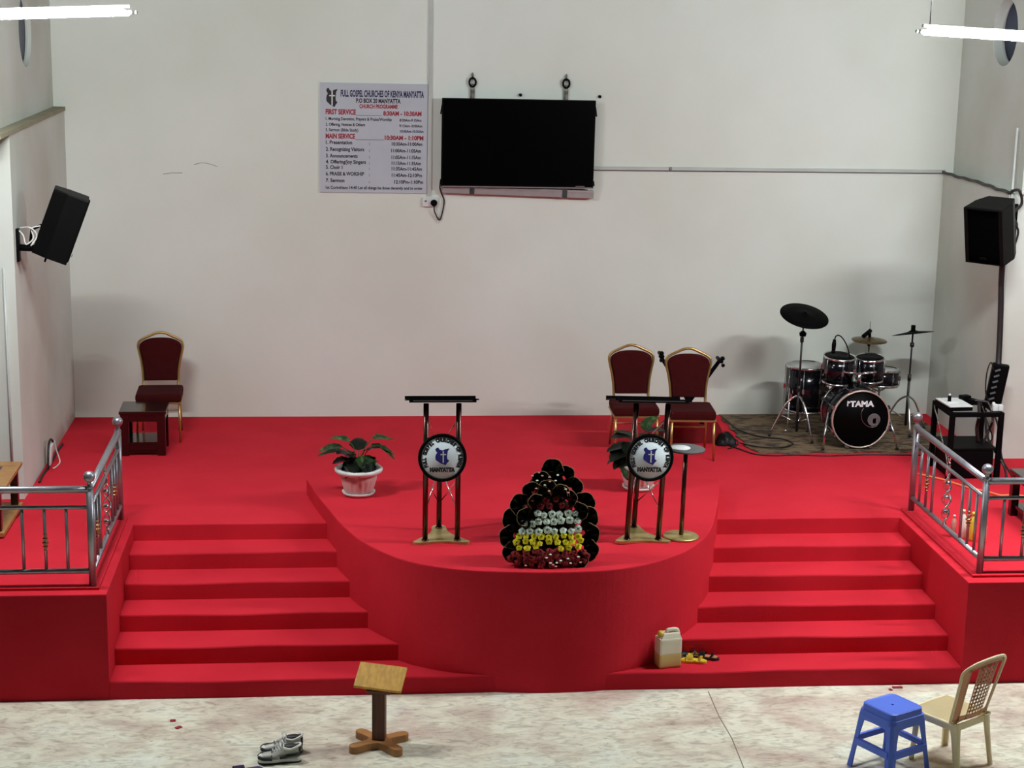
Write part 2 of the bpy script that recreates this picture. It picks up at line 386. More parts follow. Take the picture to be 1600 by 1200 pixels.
rim = [(-.56, 2.50), (-.47, 2.03), (-.385, 1.67), (-.295, 1.3), (-.205, 1.0), (-.1, .73), (.05, .47), (.24, .245), (.5, .09), (.8, .01), (1.22, -.03), (1.6, -.01), (1.85, .06), (2.08, .2), (2.3, .4), (2.49, .68), (2.63, .99), (2.75, 1.39), (2.86, 1.8), (3.0, 2.42)]
rimp = [(p.x, p.y) for p in smooth_path([(x, y, 0) for x, y in rim], 5)]
b = B(); b.prism(rimp, 0.0, P, bev=0.010)
struct('pulpit_platform', b, 'carpet')
b = B(); b.prism([(-6.3, 0.095), (-1.985, 0.095), (-1.985, 1.82), (-6.3, 1.82)], H-0.005, H+0.02, bev=0.004)
struct('trim_5', b, 'carpet')
b = B(); b.prism([(4.44, 0.105), (9.5, 0.105), (9.5, 1.86), (4.44, 1.86)], H-0.005, H+0.02, bev=0.004)
struct('trim_6', b, 'carpet')

# ================================================================== LIGHTS (tube fixtures)
def tube_light(label, x0, x1, y, z0, z1, wires=(), glow='tube'):
    t = thing('tube_light', label, 'light', ((x0+x1)/2, y, (z0+z1)/2), group='tube lights hung across the hall')
    d = (z1-z0)/(x1-x0); L = (x1-x0)/2
    b = B(); b.tube([(-L+.03, 0, -d*(L-.03)), (L-.03, 0, d*(L-.03))], 1.0, 16)
    for v_ in b.b.verts: s_ = d*v_.co.x; v_.co.y *= 0.040; v_.co.z = s_+(v_.co.z-s_)*0.024; v_.co.x = max(-L+.03, min(L-.03, v_.co.x))
    obj('tube', b, glow, t)
    b = B(); b.box((0, 0, 0.040), (2*L-.04, 0.05, 0.020), (0, -math.atan(d), 0)); obj('batten', b, 'white', t)
    for s in (-1, 1):
        b = B(); b.tube([(s*(L-.03), 0, s*d*(L-.03)), (s*L, 0, s*d*L)], 0.014, 10); b.ball((s*(L+.02), 0, s*d*L), 0.012); obj('end_cap', b, 'white', t)
    for wx in wires:
        b = B(); b.tube([(wx, 0, 0.04), (wx, 0, 1.6)], 0.0035, 6); obj('hanging_wire', b, 'cable', t)
    return t
YT = 0.10
tube_light('glowing white tube light hanging at the top left edge', -2.855, -1.635, YT, 4.783, 4.838, (-0.45,))
tube_light('glowing white tube light hanging at the top right edge', 3.745, 4.965, YT, 4.802, 4.748, (-0.54,))
tube_light('tube light of the same kind beyond the right edge of the picture', 5.6, 6.82, YT, 4.72, 4.72, (-.5,))
tube_light('added fill tube light, out of view, hung higher over the middle of the stage', -0.6, 0.62, 0.75, 5.9, 5.9, (-.5,), 'tube_fill')  # unseen fill lamp, added to brighten the left of the back wall

# ================================================================== BACK WALL OBJECTS
# programme sign
SX0, SX1, SZ0, SZ1 = -0.465, 0.575, 3.060, 4.122
t = thing('programme_board', 'grey white church programme board with navy and red lettering on the back wall', 'sign', (0.055, YB, 3.59), ry=0.004)
b = B(); b.box((0, -0.010, 0), (SX1-SX0, 0.018, SZ1-SZ0)); obj('panel', b, 'sign', t)
ys = -0.0205
W_, H_ = SX1-SX0, SZ1-SZ0
def sx(px): return -W_/2+(px-105)/(1083-105)*W_          # measured in a 1200 wide view of the board
def sz(py): return H_/2-(py-110)/(1095-110)*H_
nav, red, ink = 'navy', 'redprint', 'ink'
def line(m_, txt, x0, x1, ybase, hpx, off=0.03):
    b_ = B(); put_text(b_, txt, sx(x0), sz(ybase), sx(x1)-sx(x0), hpx/985*H_, ys, off*0.85); obj('text_line', b_, m_, t)
line(nav, 'FULL GOSPEL CHURCHES OF KENYA MANYATTA', 292, 1050, 230, 56, .045)
line(ink, 'P.O BOX 20 MANYATTA', 432, 838, 284, 38, .05)
line(red, 'CHURCH PROGRAMME', 462, 812, 332, 34, .045)
line(red, 'FIRST SERVICE', 155, 430, 390, 44, .05); line(red, '8:30AM - 10:30AM', 680, 1030, 394, 38, .05)
for n_, (a, c_, x1, xa, xb, yb) in enumerate([('1. Morning Devotion, Prayers & Praise/Worship', '8:30Am-9:15Am', 758, 830, 1030, 443), ('2. Offering, Notices & Others', '9:15Am-10:00Am', 515, 828, 1038, 494), ('3. Sermon (Bible Study)', '10:00Am-10:30Am', 452, 835, 1050, 543)]):
    line(ink, a, 155, x1, yb, 27, .03); line(nav if n_ == 2 else ink, c_, xa, xb, yb+3, 24, .03)
line(red, 'MAIN SERVICE', 155, 424, 606, 42, .05); line(red, '10:30AM - 1:10PM', 695, 1050, 612, 38, .05)
for a, c_, x1, xa, xb, yb in [('1. Presentation', '10:30Am-11:00Am', 398, 760, 1040, 657), ('2. Recognizing Visitors', '11:00Am-11:05Am', 507, 755, 1030, 718), ('3. Announcements', '11:05Am-11:15Am', 448, 758, 1028, 778), ('4. Offering/Joy Singers', '11:15Am-11:35Am', 524, 760, 1030, 832), ('5. Choir 1', '11:35Am-11:45Am', 310, 760, 1040, 882), ('6. PRAISE & WORSHIP', '11:45Am-12:10Pm', 508, 762, 1040, 940), ('7. Sermon', '12:10Pm-1:10Pm', 328, 785, 1052, 1001)]:
    line(ink, a, 157, x1, yb, 32, .035); line(ink, c_, xa, xb, yb+6, 30, .035); line(ink, ':', 552, 560, yb+4, 26, .02)
line(ink, '1st Corinthians 14:40 Let all things be done decently and in order', 155, 1048, 1062, 26, .03)
for x0, x1, z in ((430, 668, 397), (428, 690, 615)):
    b = B(); b.box((sx((x0+x1)/2), ys, sz(z)), (sx(x1)-sx(x0), 0.0008, 0.0035)); obj('ruled_line', b, 'ink', t)
b = B(); flat_poly(b, kenya(.118, .185), sx(213), ys, sz(242)); em = obj('map_emblem', b, 'ink', t)
b = B(); b.box((sx(214), ys-.001, sz(245)), (.012, .0008, .145)); b.box((sx(214), ys-.001, sz(225)), (.055, .0008, .012)); obj('cross', b, 'whiteprint', em)

# television
t = thing('television', 'large black flat television hung on the back wall', 'television', (1.465, YB-0.10, 3.562), ry=0.004)
b = B(); b.box((0, -0.005, 0), (1.505, 0.05, 0.862), bev=0.006); obj('housing', b, 'black', t)
b = B(); b.box((0, -0.0315, 0.008), (1.475, 0.004, 0.826)); obj('screen', b, 'screen', t)
b = B(); b.box((0, -0.034, -0.424), (1.49, 0.006, 0.012)); b.box((0.62, -0.036, -0.408), (0.09, 0.002, 0.006)); obj('bottom_trim', b, mat('tv_trim', (0.25, 0.2, 0.2), 0.3), t)
for s in (-1, 1):
    for z_, h_ in ((.32, .09), (-.38, .05)):
        b = B(); b.box((s*0.757, -0.01, z_), (0.012, 0.03, h_), (0, s*-0.15, 0)); obj('edge_clip', b, 'black', t)
t = thing('wall_mount_rail', 'brushed metal mounting rail below the television with two clamps', 'rail', (1.478, YB, 3.087), ry=0.030)
b = B(); b.box((0, -0.045, 0), (1.50, 0.09, 0.075), bev=.004); b.box((0, -0.094, 0.018), (1.5, 0.008, 0.008)); obj('rail', b, mat('satin_rail', (0.42, 0.36, 0.36), 0.4, 0.4), t)
for x in (-0.46, 0.46):
    b = B(); b.box((x, -0.095, 0.0), (0.05, 0.012, 0.085), bev=.003); b.box((x, -0.104, -0.012), (0.024, 0.012, 0.03)); obj('clamp', b, 'chrome', t)
for lab, x in (('weathered ring bracket on the wall above the left half of the television', 1.014), ('weathered ring bracket on the wall above the right half of the television', 1.934)):
    t = thing('hanging_bracket', lab, 'bracket', (x, YB, 4.09), group='brackets above the television')
    b = B(); b.box((0, -0.012, -0.06), (0.045, 0.024, 0.20), bev=.004); obj('strap', b, 'rust', t)
    b = B(); b.tube([(0.032*math.cos(a*PI/8), -0.03, 0.055+0.042*math.sin(a*PI/8)) for a in range(16)], 0.011, 6, closed=True); obj('ring', b, 'black', t)
    b = B(); b.lathe([(0.001, 0), (0.006, 0.0), (0.012, 0.05), (0.001, 0.07)], 10, T=Matrix.Translation((0, -0.02, 0.08))); b.tube([(0, -.03, -.16), (0, -.03, -.02)], .009, 6); obj('bolt', b, 'rust', t)
for lab, x, z in (('small black bolt in the wall just above the middle of the television', 1.487, 4.028), ('small black bolt in the wall off the top right corner of the television', 2.272, 4.022)):
    b = B(); b.lathe([(0.001, 0), (0.016, 0), (0.016, 0.02), (0.008, 0.045), (0.001, 0.048)], 10, T=Matrix.Translation((x, YB, z)) @ Matrix.Rotation(PI/2, 4, 'X'))
    tag(obj('wall_bolt', b, 'black'), lab, 'bolt', 'bolts around the television')
b = B(); b.box((0.605, YB-0.012, 5.1), (0.030, 0.024, 4.14)); tag(obj('cable_trunking', b, 'white_trim'), 'vertical white cable trunking running down beside the programme board to the socket', 'trunking')
t = thing('cable_trunking', 'long horizontal white cable trunking running right from the television to the corner', 'trunking', (0, 0, 0))
b = B(); b.box((4.02, YB-0.012, 3.322), (3.60, 0.024, 0.030)); obj('duct', b, 'white_trim', t)
b = B(); b.box((4.02, YB-0.022, 3.303), (3.60, 0.008, 0.007)); obj('lower_seam', b, mat('seam_grey', (0.10, 0.10, 0.09), 0.7), t)
b = B(); b.box((3.0, YB-0.026, 3.322), (0.03, 0.012, 0.034)); obj('coupling', b, 'rust', t)
t = thing('wall_socket', 'double white wall socket with a black plug below the programme board', 'socket', (0.612, YB, 2.972))
b = B(); b.box((0, -0.018, 0), (0.15, 0.036, 0.088), bev=.005); obj('faceplate', b, 'white', t)
b = B(); b.box((-0.045, -0.038, 0.012), (0.022, 0.006, 0.016)); obj('switch', b, 'rust', t)
b = B(); b.lathe([(0.001, 0), (0.034, 0), (0.030, 0.03), (0.001, 0.036)], 16, T=Matrix.Translation((0.036, -0.036, -0.006)) @ Matrix.Rotation(PI/2, 4, 'X')); obj('plug', b, 'black', t)
b = B(); b.tube(smooth_path([(0.648, YB-.06, 2.94), (0.655, YB-.05, 2.88), (0.70, YB-.03, 2.80), (0.725, YB-.02, 2.84), (0.75, YB-.02, 2.98), (0.725, YB-.03, 3.05), (0.705, YB-.04, 3.12), (0.715, YB-.05, 3.20)]), 0.007, 6)
pc = obj('power_cord', b, 'cable', t); pc.location = -t.location
b = B(); b.tube(smooth_path([(0.66, YB-.05, 2.93), (0.69, YB-.02, 2.98), (0.665, YB-.02, 2.86), (0.70, YB-.02, 2.76)]), 0.004, 6)
pc = obj('dangling_cord', b, 'white', t); pc.location = -t.location

# black cable along the right ledge
pts = []
for i in range(30):
    u = i/29; pts.append((WR-0.012-0.004*math.sin(u*40), YB-0.02-u*1.85, 3.318-0.004*math.sin(u*33)-0.004*math.sin(u*9)))
b = B(); b.tube(pts, 0.015, 6); tag(obj('cable', b, 'cable'), 'thick black cable along the right side wall from the corner towards the speaker', 'cable')

# ================================================================== WALL SPEAKERS
def wall_speaker(label, c, front_yaw, tilt, w_, d_, h_, bracket_to, plate_n, roll=0, group='wall speakers'):
    """box with trapezoid plan; local front = -y"""
    t = thing('wall_speaker', label, 'speaker', c, group=group)
    t.rotation_euler = (Matrix.Rotation(front_yaw, 4, 'Z') @ Matrix.Rotation(tilt, 4, 'X') @ Matrix.Rotation(roll, 4, 'Y')).to_euler()
    b = B(); fw, bw = w_/2, w_*0.34
    b.prism([(-fw, -d_/2), (fw, -d_/2), (fw*0.98, d_*0.1), (bw, d_/2), (-bw, d_/2), (-fw*.98, d_*0.1)], -h_/2, h_/2, bev=0.012); obj('cabinet', b, 'spk_top', t)
    b = B(); b.grid(lambda u, v: ((u-.5)*w_*.94, -d_/2+0.004-0.03*math.cos((u-.5)*PI)*.6, (v-.5)*h_*.94), 12, 6, 0.008); g = obj('grille', b, 'grille', t)
    b = B(); b.box((0, -d_/2-0.022, -h_*.38), (.06, .004, .018)); obj('badge', b, 'spk_top', t)
    b = B(); b.tube([(0.02, 0.02, -h_/2), (0.02, 0.02, -h_/2-0.06)], 0.009, 8); b.box((0.02, 0.02, -h_/2-.01), (.06, .05, .02)); obj('locking_pin', b, 'black', t)
    return t
# left: side towards the hall, front facing right and down
wall_speaker('black wall speaker tilted down on the left side wall', (-2.56, 2.66, 3.075), math.radians(97), math.radians(21), 0.36, 0.29, 0.56, None, None)
t = thing('speaker_bracket', 'black swivel bracket holding the left wall speaker', 'bracket', (WL, 2.55, 2.92))
b = B(); b.box((0.012, 0, 0), (0.024, 0.07, 0.27), bev=.004); obj('wall_plate', b, 'black', t)
b = B(); b.tube([(0.02, 0, -0.02), (0.13, 0.02, -0.03), (0.24, 0.05, 0.02)], 0.028, 10); b.tube([(0.10, 0.02, -.03), (0.12, 0.02, 0.12), (0.20, 0.04, 0.16)], 0.012, 8); obj('arm', b, 'black', t)
b = B(); b.tube(smooth_path([(WL+.02, 2.55, 3.04), (WL+.06, 2.53, 3.0), (WL+.08, 2.52, 2.93), (WL+.14, 2.52, 2.98), (WL+.13, 2.52, 3.06), (WL+.2, 2.53, 3.08)]), 0.006, 6)
b.tube(smooth_path([(WL+.03, 2.55, 3.06), (WL+.12, 2.5, 3.07), (WL+.17, 2.52, 3.0), (WL+.12, 2.5, 2.92)]), 0.006, 6)
tag(obj('speaker_wire', b, 'white'), 'thin white wire looping behind the left wall speaker', 'wire')
wall_speaker('black wall speaker facing the hall on the right side wall', (5.545, 3.14, 3.01), math.radians(-47), math.radians(13), 0.37, 0.36, 0.52, None, None)
t = thing('speaker_bracket', 'black bracket on the pier behind the right wall speaker', 'bracket', (5.86, 3.50, 3.0))
b = B(); b.box((0, -0.012, 0), (0.07, 0.024, 0.42), bev=.004); obj('wall_plate', b, 'black', t)
b = B(); b.tube([(0, -0.02, 0), (-0.05, -0.09, 0.0), (-.09, -.14, 0.02)], 0.028, 10); obj('arm', b, 'black', t)
b = B(); b.tube(smooth_path([(5.80, 3.44, 3.33), (5.86, 3.40, 3.34), (5.90, 3.42, 3.22), (5.83, 3.43, 3.12), (5.87, 3.42, 3.02), (5.82, 3.43, 2.95), (5.85, 3.43, 2.80)]), 0.014, 6)
b.tube(smooth_path([(5.88, 3.42, 3.2), (5.80, 3.40, 3.1), (5.88, 3.40, 2.98), (5.86, 3.4, 2.85)]), 0.010, 6)
tag(obj('speaker_wire', b, 'cable'), 'tangled black wire beside the right wall speaker', 'wire')
b = B(); b.tube(smooth_path([(5.70, 3.26, 2.80), (5.72, 3.30, 2.55), (5.735, 3.30, 2.3), (5.74, 3.28, 2.05), (5.735, 3.25, 1.85), (5.725, 3.22, 1.74)]), 0.028, 8)
tag(obj('cable', b, 'cable'), 'thick black cable dropping straight down below the right wall speaker', 'cable')
# black multi-socket strip hung under the thick cable
t = thing('power_strip', 'black slotted power strip hanging at the end of the thick cable', 'power strip', (5.725, 3.22, 1.575), rx=0.10, ry=0.10)
b = B(); b.box((0, 0, 0), (0.15, 0.08, 0.40), (0, 0, -.25), bev=.012); obj('housing', b, 'black', t)
b = B()
for k in range(6): b.box((-0.035, -0.036, 0.15-k*0.055), (0.05, 0.02, 0.014), (0, -.5, -.25))
obj('slot', b, mat('slot_grey', (0.10, 0.11, 0.11), 0.5), t)
b = B(); b.tube(smooth_path([(5.67, 3.18, 1.72), (5.63, 3.16, 1.80), (5.60, 3.16, 1.70), (5.61, 3.18, 1.52), (5.65, 3.18, 1.42)]), .006, 6)
tag(obj('cable', b, 'cable'), 'thin black cable loop beside the hanging power strip', 'cable')

# ================================================================== RAILINGS
def baluster(t, x, y, z0, z1, bead=False):
    b = B(); b.tube([(x, y, z0), (x, y, z1)], 0.012, 8); o = obj('baluster', b, 'steel', t)
    if bead:
        c = B(); zm = (z0+z1)/2
        for dz, r in ((-.075, .015), (-.05, .02), (-.022, .024), (.01, .021), (.04, .016)): c.ball((x, y, zm+dz), r, sc=(1, 1, .55))
        obj('bead_ornament', c, 'bronze', o)
def ornament(t, x, y, z0, z1, along):
    b = B(); zm = (z0+z1)/2; n = 40
    for ph in (0, PI):
        pts = []
        for i in range(n+1):
            u = i/n; a = ph+u*PI*4; r = 0.030*math.sin(PI*u)**.5+0.002
            pts.append((x+r*math.cos(a), y+r*math.sin(a), z0+(z1-z0)*u))
        b.tube(pts, 0.008, 6)
    for u in (.25, .5, .75): b.ball((x, y, z0+(z1-z0)*u), .022)
    obj('twist_ornament', b, 'chrome', t)
def ring_orn(t, x, y, z, along):
    b = B()
    for s in (-1, 1):
        pts = []
        for i in range(14):
            a = i*2*PI/14; dx = 0.028*math.cos(a); pts.append((x+(dx if along == 'x' else 0), y+(dx if along == 'y' else 0), z+s*.03+0.028*math.sin(a)))
        b.tube(pts, 0.006, 6, closed=True)
    obj('scroll_ornament', b, 'chrome', t)
def railing(label, cx, y0, y1, sgn, xs_b, xend):
    t = thing('stage_railing', label, 'railing', (0, 0, 0), group='steel stage railings')
    zb = H+0.02; zt, zm, zl = 1.534, 1.403, 0.929
    for y in (y0, y1):
        b = B(); b.tube([(cx, y, zb), (cx, y, 1.555)], 0.026, 14); o = obj('post', b, 'steel', t)
        b = B(); b.lathe([(.001, 1.545), (.030, 1.545), (.018, 1.565), (.015, 1.585), (.022, 1.59), (.001, 1.595)], 16, T=Matrix.Translation((cx, y, 0))); b.ball((cx, y, 1.625), 0.042, seg=20)
        o2 = obj('ball_finial', b, 'steel', o)
    def rail(name, z, r):
        b = B(); b.tube([(cx, y0, z), (cx, y1, z)], r, 12); obj(name, b, 'steel', t)
        b = B(); b.tube([(cx, y0, z), (xend, y0, z)], r, 12); obj(name, b, 'steel', t)
    rail('top_rail', zt, .026); rail('middle_rail', zm, .015); rail('bottom_rail', zl, .020)
    for i, yy in enumerate((.29, .44, .60, 1.28, 1.43, 1.59)): baluster(t, cx, y0+yy-.134, zl, zm, i in (1, 4))
    ornament(t, cx, (y0+y1)/2, zl, zm, 'y'); ring_orn(t, cx, (y0+y1)/2, (zm+zt)/2, 'y')
    for i, x in enumerate(xs_b): baluster(t, x, y0, zl, zm, i % 3 == 1)
    b = B(); b.tube([(xend, y0, zb), (xend, y0, 1.555)], 0.026, 12); obj('post', b, 'steel', t)
railing('grey steel railing with ball-topped posts at the left of the stage', -2.034, .134, 1.754, -1, [-2.202, -2.354, -2.509, -2.82, -2.97, -3.12], -3.7)
railing('grey steel railing with ball-topped posts at the right of the stage', 4.510, .160, 1.794, 1, [4.66, 4.824, 4.98, 5.29, 5.44, 5.6], 6.4)

# ================================================================== BANQUET CHAIRS
def banquet_chair():
    """origin on the floor at centre, faces -y; seat 0.45 high, 0.955 tall"""
    t = thing('banquet_chair', '', 'chair')
    b = B()
    b.grid(lambda u, v: ((u-.5)*.42*(1+.0*v), -.22+v*.42, .455+.028*(1-(2*u-1)**4)*(1-(2*v-1)**4)), 12, 12)
    b.grid(lambda u, v: ((u-.5)*.42, -.22+v*.42, .385), 1, 1)
    b.b.free(); b = B(); b.box((0, -.01, .425), (.425, .43, .085), bev=.028); obj('seat', b, 'maroon', t)
    b = B(); b.box((0, -.01, .377), (.43, .43, .018), bev=.004); obj('seat_frame', b, 'gold', t)
    # backrest outline in x,z
    half = [(0.165, .50), (.170, .60), (.185, .70), (.203, .78), (.212, .835), (.200, .875), (.16, .903), (.10, .930), (.05, .952), (0, .960)]
    def yb(z): return .205+(z-.45)*.16
    path = [(-x, yb(z), z) for x, z in half]+[(x, yb(z), z) for x, z in half[::-1][1:]]
    full = [(-.165, .18, .40)]+path+[(.165, .18, .40)]
    b = B(); b.tube(smooth_path(full, 4), .013, 8); obj('back_frame', b, 'gold', t)
    pad = [(0.152, .505), (.157, .60), (.172, .70), (.190, .78), (.198, .83), (.187, .862), (.15, .888), (.10, .905), (.04, .912)]
    poly = smooth_path([(x, z, 0) for x, z in pad]+[(-x, z, 0) for x, z in pad[::-1]], 3)
    poly = [(p.x, p.y) for p in poly]
    b = B(); bb = b.b; fr = []
    for dy, sc in ((-.030, .90), (-.024, .98), (0, 1.0), (.018, .98)):
        fr.append([bb.verts.new((x*sc, yb(.71+(z-.71)*sc)+dy, .71+(z-.71)*sc)) for x, z in poly])
    n = len(poly)
    for a, c in zip(fr, fr[1:]):
        for k in range(n): bb.faces.new((a[k], a[(k+1) % n], c[(k+1) % n], c[k])).smooth = True
    bb.faces.new(fr[0]); bb.faces.new(fr[-1][::-1]); bmesh.ops.recalc_face_normals(bb, faces=bb.faces[:])
    obj('backrest', b, 'maroon', t)
    for s in (-1, 1):
        b = B(); b.tube([(s*.195, -.205, .38), (s*.200, -.225, .0)], [.013, .011], 8); obj('leg', b, 'gold', t)
        b = B(); b.tube([(s*.168, .18, .40), (s*.18, .20, .2), (s*.185, .25, 0)], [.013, .012, .011], 8); obj('leg', b, 'gold', t)
    b = B(); b.tube([(-.17, .185, .22), (.17, .185, .22)], .008, 6); obj('stretcher', b, 'gold', t)
    return t
ch = banquet_chair(); ch['group'] = 'maroon banquet chairs on the stage'
spots = [((-1.985, 4.50, H), 0.03, 'maroon banquet chair with gold frame at the left behind the small dark side table'),
         ((2.475, 3.88, H), -0.02, 'maroon banquet chair with gold frame behind the right potted plant'),
         ((2.985, 3.72, H), -0.06, 'maroon banquet chair with gold frame in front of the black crossed stand')]
for i, (l, r, lab) in enumerate(spots):
    o = ch if i == 0 else copy_tree(ch)
    o.location = l; o.rotation_euler = (0, 0, r); o['label'] = lab

# dark side table
t = thing('side_table', 'small glossy dark wood side table in front of the left chair', 'table', (-2.075, 3.99, H), rz=0.02)
b = B(); b.box((0, 0, .405), (.425, .42, .03), bev=.006); obj('tabletop', b, 'darkwood', t)
for sx_ in (-1, 1):
    for sy_ in (-1, 1):
        b = B(); b.box((sx_*.165, sy_*.17, .195), (.075, .06, .39), bev=.004); obj('leg', b, 'darkwood', t)
for y in (-.17, .17):
    b = B(); b.box((0, y, .355), (.30, .035, .07)); b.box((0, y-.005, .328), (.27, .035, .012)); obj('apron', b, 'darkwood', t)
for x in (-.185, .185):
    b = B(); b.box((x, 0, .355), (.03, .30, .07)); obj('apron', b, 'darkwood', t)
b = B(); b.box((0, 0, .11), (.36, .36, .03)); obj('lower_shelf', b, 'darkwood', t)
for y in (-.17, .17):
    b = B(); b.box((0, y, .075), (.30, .035, .05)); b.box((0, y, .035), (.30, .03, .02)); obj('lower_rail', b, 'darkwood', t)

# crossed keyboard stand behind the right chair
t = thing('keyboard_stand', 'black crossed folding stand whose arms rise behind the right chair', 'stand', (3.06, 4.20, H))
for s, zt in ((-1, .86), (1, .81)):
    b = B(); b.box((s*0.02, 0.02*s, zt/2), (.035, .022, math.hypot(zt, .56)), (0, s*math.atan2(.56, zt), 0), bev=.003); o = obj('arm', b, 'black', t)
    b = B(); b.tube([(s*.285, -.10, zt), (s*.285, .10, zt)], .018, 8); b.ball((s*.295, -.09, zt+.03), .022); b.ball((s*.300, -.10, zt-.035), .018); obj('cross_tube', b, 'black', o)
    b = B(); b.tube([(s*-.27, -.13, 0.018), (s*-.27, .13, 0.018)], .018, 8); obj('foot_tube', b, 'black', o)
b = B(); b.tube([(0, -.04, .42), (0, .04, .42)], .03, 12); obj('pivot_knob', b, 'black', t)
# red cloth and black bag behind the chair
b = B()
def cl(u, v):
    x = (u-.5)*.62; y = (v-.5)*.34; e = max(0, 1-abs(2*u-1)**3)*max(0, 1-abs(2*v-1)**3)
    return (3.12+x, 4.30+y, H+.004+.26*e**.6+.012*math.sin(u*19+v*6)*e)
b.grid(cl, 24, 16, .006); tag(obj('folded_cloth', b, 'redcloth'), 'heap of folded red cloth on the stage under and behind the right chair', 'cloth')
b = B(); b.grid(lambda u, v: (3.42+(u-.5)*.17*(1+.2*math.sin(v*5)), 4.12+(v-.5)*.22, H+.004+.11*max(0, math.sin(PI*u)*math.sin(PI*v))**.5+.01*math.sin(u*14+v*9)), 14, 12, .005)
tag(obj('cable_bag', b, 'cable'), 'crumpled black cable bag lying right of the right chair', 'bag')

# ================================================================== PLANTS
def leaf_bm(b, base, yaw_, pitch, L, Wd, droop=.5, lobes=True):
    T = Matrix.Translation(base) @ Matrix.Rotation(yaw_, 4, 'Z') @ Matrix.Rotation(-pitch, 4, 'Y')
    def f(u, v):
        s = math.sin(PI*min(1, u**.75)) if u > 0 else 0
        wv = Wd*.5*(s**.7)*(1+(.10*math.sin(u*24) if lobes else 0)); y = (2*v-1)*wv
        return (u*L, y, -droop*L*u*u*.5+.18*abs(y)*1.0)
    b.grid(f, 14, 6, .0015, T=T)
def plant(label, loc, leaves, sc=1.0, rz=0.0):
    t = thing('potted_plant', label, 'plant', loc, rz=rz, group='potted plants on the platform')
    rip = lambda a, z: .022*math.cos(a*18) if .03 < z < .185 else 0
    b = B(); b.lathe([(.001, .025), (.105, .025), (.118, .04), (.130, .08), (.144, .13), (.153, .185), (.150, .188), (.001, .19)], 108, ripple=rip); obj('pot', b, 'pot', t)
    b = B(); b.lathe([(.145, .190), (.150, .183), (.178, .188), (.196, .205), (.200, .222), (.190, .232), (.168, .232), (.158, .222), (.152, .19), (.145, .19)], 48); obj('pot_rim', b, 'white', t)
    b = B(); b.lathe([(.001, .0), (.110, .0), (.128, .012), (.138, .032), (.132, .034), (.118, .018), (.001, .016)], 40); obj('saucer', b, 'white', t)
    b = B(); b.lathe([(.001, .205), (.08, .212), (.154, .198), (.154, .192)], 24); obj('soil', b, 'soil', t)
    for (ya, h, reach, pit_, L, Wd, m) in leaves:
        a = math.radians(ya); tip = V((reach*math.cos(a), reach*math.sin(a), .205+h))
        b = B(); b.tube(smooth_path([(0.02*math.cos(a), .02*math.sin(a), .20), (tip.x*.4, tip.y*.4, .205+h*.7), tuple(tip)], 4), .004, 6); obj('stem', b, 'stem', t)
        b = B(); leaf_bm(b, tip, a, math.radians(pit_), L*1.12, Wd*1.25); o = obj('leaf', b, m, t)
    return t
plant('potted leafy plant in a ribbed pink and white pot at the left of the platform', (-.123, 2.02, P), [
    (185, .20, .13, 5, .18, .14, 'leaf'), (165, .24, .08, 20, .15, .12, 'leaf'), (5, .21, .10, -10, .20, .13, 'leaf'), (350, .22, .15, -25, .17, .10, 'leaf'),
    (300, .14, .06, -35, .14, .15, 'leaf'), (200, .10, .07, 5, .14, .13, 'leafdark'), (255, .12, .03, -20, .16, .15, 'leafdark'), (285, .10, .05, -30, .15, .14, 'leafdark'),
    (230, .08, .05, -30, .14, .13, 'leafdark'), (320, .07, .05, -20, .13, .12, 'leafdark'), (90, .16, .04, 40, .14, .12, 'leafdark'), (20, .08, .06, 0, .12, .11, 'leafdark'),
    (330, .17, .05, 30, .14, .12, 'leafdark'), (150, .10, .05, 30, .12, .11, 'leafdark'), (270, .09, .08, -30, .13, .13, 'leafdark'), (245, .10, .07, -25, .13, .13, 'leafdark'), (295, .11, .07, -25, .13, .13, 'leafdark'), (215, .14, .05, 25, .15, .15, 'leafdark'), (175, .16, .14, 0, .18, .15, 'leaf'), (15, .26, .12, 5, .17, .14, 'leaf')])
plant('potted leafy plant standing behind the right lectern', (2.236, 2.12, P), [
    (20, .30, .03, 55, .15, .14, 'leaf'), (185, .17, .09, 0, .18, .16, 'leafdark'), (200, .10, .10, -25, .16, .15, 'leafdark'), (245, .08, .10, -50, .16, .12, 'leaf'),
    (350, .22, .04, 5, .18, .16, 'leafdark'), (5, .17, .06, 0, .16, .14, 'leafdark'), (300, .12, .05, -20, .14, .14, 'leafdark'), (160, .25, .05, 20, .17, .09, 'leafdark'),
    (270, .16, .04, -10, .15, .15, 'leafdark'), (90, .18, .05, 30, .15, .14, 'leafdark'), (225, .04, .11, -55, .13, .12, 'leafdark'), (30, .10, .06, 0, .13, .12, 'leafdark'), (190, .24, .07, 15, .17, .17, 'leafdark'), (210, .15, .13, -10, .17, .17, 'leafdark'), (175, .10, .12, -20, .16, .16, 'leafdark'), (230, .20, .06, 0, .16, .16, 'leafdark'), (340, .28, .03, 25, .16, .15, 'leafdark'), (235, .10, .12, -45, .17, .15, 'leaf')])

